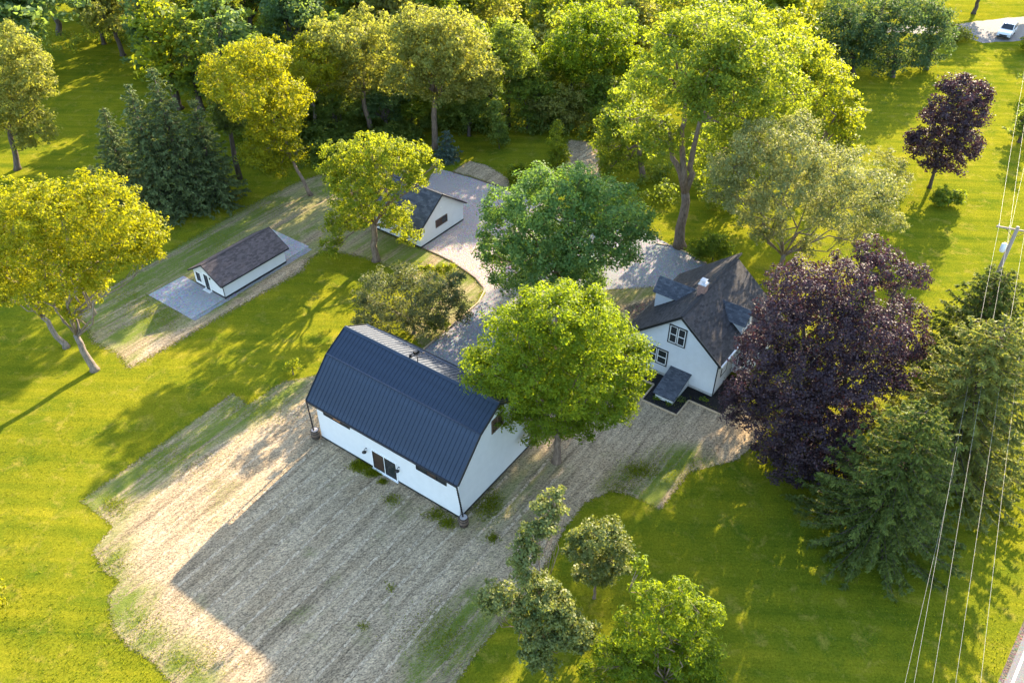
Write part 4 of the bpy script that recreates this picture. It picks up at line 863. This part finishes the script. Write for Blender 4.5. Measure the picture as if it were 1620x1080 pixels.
FAR = [
 ('large dark overhanging tree in the top left corner', (25, 150), 0, 19, 'leaf_teal', 0.3, 1.15),
 ('dark tree at the left end of the far left lawn', (95, 55), 1, 15, 'leaf_teal', 1.0, 1.0),
 ('tree with visible trunk at the head of the far left lawn', (195, 88), 3, 13, 'leaf_olive', 2.0, .9),
 ('dark tree behind the head of the far left lawn', (140, 25), 0, 15, 'leaf_dark', 2.6, 1.0),
 ('tall yellow green tree right of the far left lawn', (282, 172), 2, 17, 'leaf_lime', .5, 1.1),
 ('dark tree between the far left lawn and the pine', (318, 175), 4, 13, 'leaf_dark', 1.5, 1.1),
 ('dark conical tree behind the yellow trees', (372, 165), 4, 16, 'leaf_teal', 2.2, 1.0),
 ('green tree at the top left behind the yellow green one', (255, 40), 1, 15, 'leaf_lime', 3.0, .9),
 ('dark round tree at the top above the yellow trees', (400, 70), 0, 14, 'leaf_teal', .9, 1.0),
 ('small bright tree at the top left of centre', (345, 30), 3, 12, 'leaf_lime', .2, 1.0),
 ('green tree above the forked yellow topped tree', (470, 60), 1, 14, 'leaf_cotton', 4.0, 1.0),
 ('olive tree at the top edge left of the small far field', (540, 20), 3, 13, 'leaf_olive', 2.5, 1.0),
 ('dark tree in the shade between the two tall olive trunks', (635, 195), 2, 9, 'leaf_dark', .7, 1.25),
 ('dark tree in the shade right of the straight olive trunk', (735, 200), 0, 10, 'leaf_dark', 1.9, .95),
 ('dark tree below the dark oval tree', (775, 195), 4, 9, 'leaf_teal', 2.9, 1.2),
 ('green tree at the top edge above the straight olive tree', (690, 10), 1, 14, 'leaf_cotton', .4, 1.0),
 ('dark tree at the top edge above the dark oval tree', (770, 30), 0, 14, 'leaf_dark', 3.3, .9),
 ('yellow green tree left of the bright lime crown', (860, 110), 2, 15, 'leaf_lime', 1.2, .9),
 ('dark tree at the top edge between oval and lime trees', (840, -5), 3, 12, 'leaf_dark', 2.2, .9),
 ('thin olive tree at the top edge above the bright lime tree', (900, 5), 4, 13, 'leaf_olive', .2, .8),
 ('dark tree at the top edge right of the bright lime tree', (1010, 5), 0, 14, 'leaf_dark', 1.1, .9),
 ('green tree at the top edge behind the cottonwood', (1080, -20), 1, 15, 'leaf_cotton', 5.0, 1.0),
 ('bright tree at the top edge right of the cottonwood top', (1180, -30), 3, 15, 'leaf_lime', 3.6, 1.0),
 ('lime tree at the top edge left of the dark trees', (1265, 15), 0, 13, 'leaf_lime', 2.0, .9),
 ('dark tree at the top edge behind the blue green trees', (1390, 30), 0, 14, 'leaf_dark', 5.2, 1.0),
 ('olive tree overhanging the far driveway at the top right', (1540, 22), 1, 10, 'leaf_olive', 1.4, 1.1),
 ('dark tree in the top right corner behind the car', (1640, 20), 3, 12, 'leaf_dark', .3, 1.0),
 ('green tree at the right edge below the parked car', (1640, 145), 2, 8, 'leaf_dark', 2.3, 1.3),
 ('dark green tree at the right edge beside the small purple maple', (1612, 225), 4, 5.5, 'leaf_dark', 3.3, 1.3),
 ('dark tree at the top edge right of the small far field', (620, -40), 2, 13, 'leaf_dark', .3, 1.2),
 ('yellow tree at the top edge above the slim leaning tree', (430, -10), 3, 14, 'leaf_lime', 1.3, 1.0),
 ('dark tree at the top edge far left of centre', (310, -20), 0, 15, 'leaf_dark', 3.9, 1.0),
 ('olive tree at the top edge above the dark left lawn', (200, -10), 1, 15, 'leaf_olive', .6, 1.0),
 ('dark tree at the top edge near the top left corner', (70, -20), 3, 16, 'leaf_teal', 2.7, 1.0),
 ('shaded green tree left of the slim leaning yellow tree', (420, 200), 1, 10, 'leaf_dark', .9, 1.0),
 ('shaded tree right of the forked pale trunk', (545, 175), 3, 11, 'leaf_dark', 2.8, 1.0),
 ('green tree between the two tall olive crowns', (625, 110), 0, 14, 'leaf_olive', 1.7, 1.0),
 ('green tree behind the straight olive tree', (700, 120), 3, 13, 'leaf_cotton', 3.1, 1.0),
 ('dark tree in the shade below the bright lime tree', (905, 150), 1, 9, 'leaf_dark', 4.2, 1.1),
 ('olive tree right behind the bright lime tree', (1000, 110), 2, 14, 'leaf_olive', .3, 1.1),
 ('green tree behind the cottonwood fork', (1110, 180), 0, 13, 'leaf_cotton', 2.2, 1.0),
 ('lime tree behind the right half of the cottonwood', (1205, 120), 1, 15, 'leaf_lime', 5.5, 1.0),
 ('green tree behind the sparse sage tree', (1190, 230), 3, 9, 'leaf_cotton', 1.2, 1.1),
 ('shaded tree in front of the yellow lit tree trunk', (1330, 262), 4, 7, 'leaf_lime', 3.2, 1.3),
 ('low shaded tree at the wood edge right of the pine trunk', (405, 232), 1, 7, 'leaf_dark', .4, 1.2),
 ('low green tree at the wood edge below the slim yellow tree crown', (455, 222), 3, 7.5, 'leaf_cotton', 1.4, 1.1),
 ('low dark tree at the wood edge right of the forked trunk', (535, 226), 0, 6.5, 'leaf_dark', 2.4, 1.2),
 ('low green tree hugging the leaning olive trunk', (612, 212), 1, 6.5, 'leaf_teal', 3.4, 1.2),
 ('low green tree hugging the straight olive trunk', (652, 205), 3, 7.5, 'leaf_cotton', 4.4, 1.1),
 ('low dark tree right of the small blue green spruce', (742, 215), 0, 6.5, 'leaf_dark', 5.4, 1.1),
 ('low green tree at the back of the shaded lawn', (835, 205), 1, 7, 'leaf_cotton', .9, 1.1),
 ('low green tree left of the straw clearing', (950, 205), 3, 7, 'leaf_cotton', 1.9, 1.1),
 ('mid height tree between the pine and the slim yellow crown', (395, 195), 4, 10, 'leaf_dark', 2.9, 1.2),
 ('mid height tree in the shade below the leaning olive crown', (580, 170), 3, 9, 'leaf_teal', 3.9, 1.2),
 ('mid height tree in the shade left of the dark oval tree', (765, 165), 1, 9, 'leaf_cotton', 4.9, 1.1),
 ('green tree at the far end of the dark left lawn', (165, 70), 1, 9, 'leaf_dark', 5.9, 1.1),
 ('dark tree high in the woods left of centre', (470, 120), 0, 13, 'leaf_teal', 1.9, 1.0),
 ('olive tree high in the woods left of centre', (575, 75), 1, 14, 'leaf_olive', 3.7, 1.0),
 ('dark tree high in the woods right of the small far field', (740, 75), 3, 14, 'leaf_dark', .5, 1.0),
 ('yellow tree high in the woods above the pine', (335, 80), 1, 14, 'leaf_lime', 2.4, 1.0),
 ('dark tree above the left spruce group', (255, 120), 4, 13, 'leaf_teal', 4.5, 1.1),
 ('green tree at the top edge behind the lime trees', (960, -30), 3, 14, 'leaf_cotton', 1.6, 1.1),
 ('dark tree at the top edge left of the far driveway', (1310, -15), 1, 14, 'leaf_teal', 2.6, 1.0)]
for lab, bp, k, h, mt, rz, wd in FAR: far_tree(lab, bp, k, h, mt, rz, wd)
# the wood goes on beyond the frame: one mass
rng = np.random.default_rng(500); lob = []
for i in range(90):
    if i < 58: x, y = rng.uniform(-220, 220), rng.uniform(172, 330)
    elif i < 76: x, y = rng.uniform(-190, -95), rng.uniform(80, 190)
    else: x, y = rng.uniform(118, 200), rng.uniform(95, 190)
    for j in range(3): lob.append((np.array([x + rng.uniform(-2.5, 2.5), y + rng.uniform(-2.5, 2.5), rng.uniform(4, 11)]), rng.uniform(2.4, 3.6), 1.0))
C, R, O = clumps(lob, 1.6, 2.4, rng); link('far_woodland', leaves('far_woodland', C, R, O, 12, 1.1, 'leaf_dark', rng), kind='stuff', label='far woodland beyond the back trees', cat='woodland')
for nm, mtn, sd, n_, lab in (('woodland_canopy', 'leaf_cotton', 510, 26, 'green canopy closing the wood behind the front trees'), ('woodland_canopy', 'leaf_olive', 511, 20, 'olive canopy closing the wood behind the front trees'), ('woodland_canopy', 'leaf_dark', 512, 22, 'dark green canopy closing the wood behind the front trees')):
    rng = np.random.default_rng(sd); lob = []
    for i in range(n_):
        b_ = G(rng.uniform(240, 1250), rng.uniform(-40, 120)); hh = rng.uniform(8, 13)
        if inside(b_[None, :2], np.array([q[:2] for q in g((585, 40), (640, 40), (650, -40), (585, -40))]))[0]: continue
        for j in range(5): lob.append((np.array([b_[0] + rng.normal() * 2.0, b_[1] + rng.normal() * 2.0, hh * rng.uniform(.35, .92)]), rng.uniform(1.6, 2.7), 1.0))
    C, R, O = clumps(lob, 1.0, 2.4, rng); link(nm, leaves(nm, C, R, O, 16, .50, mtn, rng), kind='stuff', label=lab, cat='woodland')
# understorey along the wood's edge: one mass of shrubs
lob = []
def scrub(path, n, r0, r1, seed):
    r_ = np.random.default_rng(seed); pts = [G(*p) for p in path]
    for i in range(n):
        s = r_.uniform(0, len(pts) - 1.001); a = pts[int(s)]; b_ = pts[int(s) + 1]; p = a + (b_ - a) * (s % 1); r = r_.uniform(r0, r1)
        lob.append((p + np.array([r_.normal() * 1.4, r_.normal() * 1.4, r * .6]), r, 1.0))
scrub([(400, 262), (450, 245), (520, 235), (600, 222), (660, 222)], 26, .9, 1.9, 1)
scrub([(330, 200), (440, 215), (540, 195), (660, 190), (760, 190)], 40, 1.2, 2.6, 2)
scrub([(760, 205), (850, 205), (940, 205), (1000, 215)], 22, 1.2, 2.4, 3)
scrub([(300, 120), (500, 130), (700, 130), (900, 140), (1010, 150)], 50, 1.5, 3.0, 4)
scrub([(280, 60), (480, 20), (700, 10), (1000, 40)], 40, 1.8, 3.4, 8)
scrub([(390, 200), (480, 170), (640, 160), (800, 160)], 30, 1.5, 2.8, 9)
scrub([(250, 100), (420, 60), (640, 80), (860, 60)], 36, 1.5, 3.2, 5)
scrub([(20, 150), (110, 70), (230, 70)], 16, 1.2, 2.6, 6)
scrub([(415, 255), (520, 235), (620, 228), (668, 230)], 24, 1.2, 2.2, 10)
scrub([(420, 232), (540, 205), (660, 205), (780, 205)], 26, 1.8, 2.8, 11)
scrub([(1020, 330), (1040, 280), (1130, 300), (1200, 250)], 18, .8, 1.7, 7)
rng = np.random.default_rng(501); C, R, O = clumps(lob, .8, 2.6, rng); ok = C[:, 2] > .2
link('understorey', leaves('understorey', C[ok], R[ok], O[ok], 26, .32, 'leaf_dark', rng), kind='stuff', label='dark shrubs filling the edge of the wood', cat='undergrowth')
# ---- shrubs
def shrub(label, base, lobes, mt, leaf=.16, seed=1, name='shrub', kd=2.6, per=30, cr=.4, **kw):
    return tree(label, base, lobes, mt, leaf, cr, kd, per, .06, .3, 'bark_dark', seed, name, 'shrub', twigs=4, **kw)
shrub('pale green shrubs in front of the wood left of the gravel clearing', (890, 205), [(880, 160, 26), (915, 155, 24), (850, 170, 20), (930, 180, 20), (895, 185, 22), (860, 190, 16)], 'leaf_olive', .26, 81, cr=.7)
shrub('narrow dark shrub at the edge of the shaded back lawn', (790, 235), [(786, 180, 12), (788, 205, 14), (792, 222, 12), (782, 165, 8)], 'leaf_dark', .24, 82, cr=.6)
shrub('slender young tree standing on the back lawn', (882, 266), [(880, 210, 10), (878, 228, 14), (885, 245, 16), (880, 255, 14), (882, 196, 6)], 'leaf_lime', .2, 83, cr=.5, name='young_tree')
shrub('low light green bush behind the dark maple crown', (818, 285), [(815, 272, 10), (828, 268, 9), (808, 280, 8)], 'leaf_lime', .2, 84)
shrub('broad green bush at the end of the house drive', (1128, 412), [(1105, 392, 16), (1125, 385, 18), (1145, 390, 16), (1135, 400, 15), (1112, 402, 12)], 'leaf_cotton', .18, 85)
shrub('small green sapling on the lawn beside the barn', (464, 592), [(460, 580, 9), (468, 572, 7), (455, 588, 7), (474, 588, 6)], 'leaf_lime', .12, 86, name='sapling', cr=.3, per=16)
shrub('green bush beside the foot of the small purple maple', (1500, 325), [(1490, 318, 14), (1512, 312, 14), (1478, 330, 10), (1505, 330, 10)], 'leaf_cotton', .2, 87)
shrub('bush of bare grey twigs and leaves left of the small purple maple', (1420, 300), [(1400, 250, 18), (1420, 265, 18), (1405, 285, 16), (1430, 285, 14)], 'leaf_sage', .16, 88, kd=1.6, per=18)
shrub('yellow leaved bush at the left edge near the straw corner', (-14, 968), [(-18, 945, 24), (-12, 965, 20), (-22, 925, 16)], 'leaf_yellow', .14, 89)
shrub('low green bush on the straw island beside the gravel court', (690, 435), [(680, 428, 9), (700, 425, 9), (715, 430, 8), (665, 430, 7)], 'leaf_lime', .14, 90, cr=.3)
shrub('dark shrub under the apple tree behind the barn', (690, 525), [(690, 508, 11), (680, 518, 9), (703, 515, 9)], 'leaf_dark', .14, 91, cr=.3)
shrub('green shrub beside the right wall of the house', (1172, 600), [(1171, 592, 6), (1175, 597, 5)], 'leaf_bright', .10, 92, cr=.2)
shrub('low olive bush in front of the far driveway', (1510, 66), [(1500, 55, 14), (1518, 58, 12), (1490, 60, 10), (1532, 64, 8)], 'leaf_olive', .3, 93, cr=.7)
shrub('yellow lit bush at the right edge beside the parked car', (1640, 82), [(1634, 66, 14), (1645, 56, 16), (1626, 82, 10), (1640, 84, 12)], 'leaf_lime', .3, 94, cr=.7)

# ================================================================== small plants and sprouts
def fern(label, base, r, seed, mt='leaf_bright'):
    rng = np.random.default_rng(seed); b = G(*base); n = 60
    a = rng.uniform(0, 6.28, n); t = rng.uniform(.1, 1, n); d = np.stack([np.cos(a), np.sin(a), np.zeros(n)], 1)
    p = d * (t * r)[:, None] + np.array([0, 0, 1]) * (.05 + .5 * r * np.sin(t * 2.2))[:, None]
    tn = unit(d + np.array([0, 0, .3]) + .3 * rng.normal(size=(n, 3))); nn = unit(np.array([0, 0, 1]) + .4 * rng.normal(size=(n, 3))); bt = np.cross(nn, tn); s = .16
    V = np.stack([p - tn * s * .5, p + bt * s * .3, p + tn * s * .6, p - bt * s * .3], 1).reshape(-1, 3)
    e = empty('bedding_plant', b + np.array([0, 0, .05]), 0, label=label, cat='plant', group='plants in the mulch bed')
    link('foliage', quads_mesh('foliage', V, n, mt, rng.random(n)), e)
    MB().tube([(0, 0, -.03), (.01, 0, r * .4)], [.02, .01], 5).build('stem', 'bark_brown', e)
fern('yellow green plant left of the cellar entry', (1039, 633), .34, 1); fern('yellow green plant in front of the cellar entry', (1058, 641), .34, 2)
fern('green plant at the right side of the cellar entry', (1077, 636), .42, 3, 'leaf_dark'); fern('bright plant alone in the bed right of the cellar entry', (1113, 635), .36, 4)
def sprouts(name, blobs, n, hgt, seed, label, mt='leaf_grass'):
    rng = np.random.default_rng(seed); ps = []
    for (px, py, rx, ry, wgt) in blobs:
        k = int(n * wgt); a = rng.normal(size=(k, 2)) * .55; ps.append(np.array([G(px + rx * q[0], py + ry * q[1]) for q in a]))
    p = np.concatenate(ps); k = len(p); a = rng.uniform(0, 6.28, k); d = np.stack([np.cos(a), np.sin(a), np.zeros(k)], 1); h = hgt * rng.uniform(.4, 1.3, k)[:, None]
    up = unit(np.array([0, 0, 1.0]) + .55 * rng.normal(size=(k, 3)) * np.array([1, 1, 0])); w_ = .028
    V = np.stack([p - d * w_, p + d * w_, p + up * h * .6 + d * w_ * .7, p + up * h], 1); V[:, :2, 2] = .02
    link(name, quads_mesh(name, V.reshape(-1, 3), k, mt, rng.random(k)), kind='stuff', label=label, cat='grass')
sprouts('grass_tufts', [(572, 738, 16, 8, 1.2), (590, 748, 12, 6, .5), (620, 790, 12, 8, .15), (692, 815, 22, 10, .4), (710, 828, 14, 9, .3), (605, 762, 6, 4, .2), (770, 805, 24, 18, .5), (780, 790, 14, 14, .3), (618, 930, 8, 8, .05), (575, 990, 9, 7, .05), (1010, 745, 24, 14, .6), (780, 852, 10, 8, .2)], 1500, .20, 7, 'green grass tufts growing through the straw round the barn')
sprouts('straw_grass', [(700, 1010, 60, 50, 1.4), (220, 1000, 60, 50, .8), (300, 1050, 60, 30, .6), (180, 890, 30, 30, .4), (260, 720, 90, 40, 1.2), (400, 640, 70, 30, 1.2), (180, 800, 25, 15, .5), (1060, 740, 50, 30, 1), (980, 770, 30, 20, .6), (260, 500, 40, 25, 1), (210, 470, 50, 30, 1), (330, 385, 60, 25, 1), (420, 330, 50, 20, .8), (690, 432, 40, 10, 1), (650, 420, 30, 10, .5)], 1300, .13, 8, 'thin grass coming up through the straw matting')

# real blades over the nearer lawn and along the straw edges
def blades(name, p, hgt, wid, seed, label):
    rng = np.random.default_rng(seed); k = len(p); a = rng.uniform(0, 6.28, k); d = np.stack([np.cos(a), np.sin(a), np.zeros(k)], 1)
    p = np.concatenate([p, np.zeros((k, 1))], 1); h = (hgt * rng.uniform(.5, 1.3, k))[:, None]
    up = np.array([0, 0, 1.0]) + .7 * rng.normal(size=(k, 3)) * np.array([1, 1, 0]); w_ = wid * rng.uniform(.6, 1.3, k)[:, None]
    V = np.stack([p - d * w_, p + d * w_, p + up * h * .6 + d * w_ * .8, p + up * h], 1)
    link(name, quads_mesh(name, V.reshape(-1, 3), k, 'leaf_grass', rng.random(k)), kind='stuff', label=label, cat='grass')
rng = np.random.default_rng(77); k = 520000
yy = 22 * np.exp(rng.random(k) * math.log(95 / 22)); xx = rng.uniform(-.72, .72, k) * (yy + 14); pt = np.stack([xx, yy], 1)
pt = pt[rng.random(k) < np.clip(.34 + .3 * np.sin(xx * .35 + 2 * np.sin(yy * .21)) , .1, .6)]
for nm, pl in POLYS: pt = pt[~inside(pt, pl)]
for root, w_, l_ in ((barn, BW, BL), (shed, SL, SW), (gar, GW, GL), (house, 9.6, 8.1)):
    pt = pt[~inside(pt, np.array([q[:2] for q in local_poly(root, [(0, 0), (w_, 0), (w_, l_), (0, l_)])]))]
pt = pt[~inside(pt, np.array([r0 + rd * -120 - rp * .3, r0 + rd * 500 - rp * .3, r0 + rd * 500 + rp * 8, r0 + rd * -120 + rp * 8]))]
blades('lawn_grass', pt[:40000], .085, .028, 78, 'short mown grass of the lawn')
ed = []
for nm, pl in POLYS:
    if nm.startswith('straw'):
        for i in range(len(pl)):
            a_, b_ = pl[i], pl[(i + 1) % len(pl)]; n_ = int(np.linalg.norm(b_ - a_) * 16) + 1
            ed.append(a_ + (b_ - a_) * rng.random((n_, 1)) + rng.normal(size=(n_, 2)) * .13)
blades('edge_grass', np.concatenate(ed), .12, .026, 79, 'longer grass along the edges of the straw')

# ================================================================== utility pole, wires, car
pa = G(1608, 365, 10.0); wd_ = np.array([-.507, -.862, 0]); arm = np.array([.93, -.36, 0]); arm = unit(arm)
pole = empty('utility_pole', (pa[0], pa[1], 0), 0, label='wooden utility pole with crossarm at the right edge behind the dark spruce', cat='utility pole')
MB().tube([(0, 0, -.2), (0, 0, 5), (0, 0, 10.35)], [.20, .17, .13], 12).build('post', 'pole_wood', pole, True)
MB().bar(-arm * 1.45 + [0, 0, 10.0] + wd_ * -.17, arm * 1.45 + [0, 0, 10.0] + wd_ * -.17, .10, .12).build('crossarm', 'pole_wood', pole)
for s_ in (-1, 1): MB().bar(arm * .75 * s_ + [0, 0, 9.95] - wd_ * .17, [0, 0, 9.3] - wd_ * .14, .035).build('brace', 'iron', pole)
offs = (-1.32, -.55, .55, 1.32)
for o_ in offs: MB().lathe([(.03, 0), (.06, .03), (.03, .07), (.055, .10), (.03, .14), (.02, .18)], tuple(arm * o_ - wd_ * .17 + np.array([0, 0, 10.06])), 10).build('insulator', 'ceramic', pole, True)
MB().lathe([(.20, 0), (.22, .05), (.22, .65), (.12, .75)], tuple(-arm * .38 + np.array([0, 0, 8.0])), 14).build('transformer', 'ceramic', pole, True)
def wire(label, a, b1, b2, sag):
    pts = []
    for i in range(25):
        t = i / 24; pts.append(a + (b1 - a) * t - np.array([0, 0, sag * 4 * t * (1 - t)]))
    pts2 = [a + (b2 - a) * (i / 12) - np.array([0, 0, sag * 4 * (i / 12) * (1 - i / 12)]) for i in range(1, 13)]
    allp = np.array(pts2[::-1] + pts)
    MB().tube(allp - a, .005, 5).build('power_line', 'wire_metal', None, label=label, cat='power line', group='wires along the road').location = tuple(a)
zt = 10.24; names = ('leftmost pole top wire of the power lines', 'second pole top wire from the left', 'third pole top wire from the left', 'rightmost pole top wire over the lawn edge')
for o_, xb, nm in zip(offs, (1443, 1472, 1508, 1547), names):
    a = np.array([pa[0], pa[1], zt]) + arm * o_ - wd_ * .17; e1 = G(xb, 1080, 9.0); e1 = a + (e1 - a) * 1.55; e1[2] = zt
    wire(nm, a, e1, a - (e1 - a) * np.array([1, 1, 0]), .9)
a = np.array([pa[0], pa[1], 7.6]) - wd_ * .15; e1 = G(1430, 1080, 6.6); e1 = a + (e1 - a) * 1.55; e1[2] = 7.6
wire('thick lower cable left of the power lines', a, e1, a - (e1 - a) * np.array([1, 1, 0]), .8)
far = empty('utility_pole', tuple((np.array([pa[0], pa[1], 0]) + (e1 - a) * np.array([1, 1, 0]))), 0, label='next wooden utility pole behind the viewer along the road', cat='utility pole')
MB().tube([(0, 0, -.2), (0, 0, 5), (0, 0, 10.35)], [.20, .17, .13], 12).build('post', 'pole_wood', far, True)
MB().bar(-arm * 1.45 + [0, 0, 10.0], arm * 1.45 + [0, 0, 10.0], .10, .12).build('crossarm', 'pole_wood', far)

# car on the far driveway
cf, cr_ = G(1581, 67), G(1600, 46); hd = math.atan2(cf[1] - cr_[1], cf[0] - cr_[0])
cmid = (cf + cr_) / 2
car = empty('parked_car', (cmid[0], cmid[1], .02), hd, label='white car parked on the far driveway at upper right', cat='car')
prof = [(-2.35, .45), (-2.30, .95), (-2.20, 1.10), (-1.95, 1.72), (-1.6, 1.80), (.25, 1.78), (1.05, 1.15), (2.05, 1.02), (2.32, .85), (2.38, .50), (2.30, .32), (-2.25, .32)]
body = MB(); k = len(prof)
for side_w in (0,):
    vs = []
    for yy, ins in ((-.93, 0), (.93, 0)):
        for x, z in prof:
            tuck = .16 if z > 1.3 else (.03 if z > 1.0 else 0); vs.append((x, yy * (1 - tuck), z))
    body.add(vs, [tuple(range(k))[::-1], tuple(range(k, 2 * k))] + [(i, (i + 1) % k, k + (i + 1) % k, k + i) for i in range(k)])
bo = body.build('body', 'car_white', car)
md = bo.modifiers.new('bevel', 'BEVEL'); md.width = .06; md.segments = 2; md.limit_method = 'ANGLE'
MB().add([(.30, -.70, 1.755), (1.03, -.84, 1.19), (1.03, .84, 1.19), (.30, .70, 1.755)], [(0, 1, 2, 3)]).build('windscreen', 'glass_dark', car).location = (.02, 0, .02)
for s_ in (-1, 1):
    MB().add([(-1.75, s_ * .80, 1.66), (.20, s_ * .80, 1.66), (.85, s_ * .925, 1.18), (-1.95, s_ * .925, 1.18)], [(0, 1, 2, 3)]).build('side_window', 'glass_dark', car).location = (0, s_ * .012, 0)
    MB().box(.62, .80, s_ * .95 - .08, s_ * .95 + .08, 1.12, 1.25).build('mirror', 'car_white', car)
    MB().box(2.22, 2.37, s_ * .70 - .18, s_ * .70 + .18, .72, .86).build('headlight', 'headlight', car)
    for x in (-1.42, 1.42):
        wv = MB().lathe([(.22, -.11), (.34, -.10), (.36, 0), (.34, .10), (.22, .11)], k=18).build('wheel', 'tyre', car, True)
        wv.matrix_local = Matrix.Translation((x, s_ * .86, .36)) @ Matrix.Rotation(math.pi / 2, 4, 'X')
        MB().lathe([(.05, -.115), (.21, -.115), (.21, .115), (.05, .115)], k=14).build('rim', 'rim', wv)
MB().box(2.30, 2.40, -.55, .55, .52, .72).build('grille', 'black_trim', car)
MB().box(2.28, 2.42, -.85, .85, .34, .50).build('bumper', 'black_trim', car)
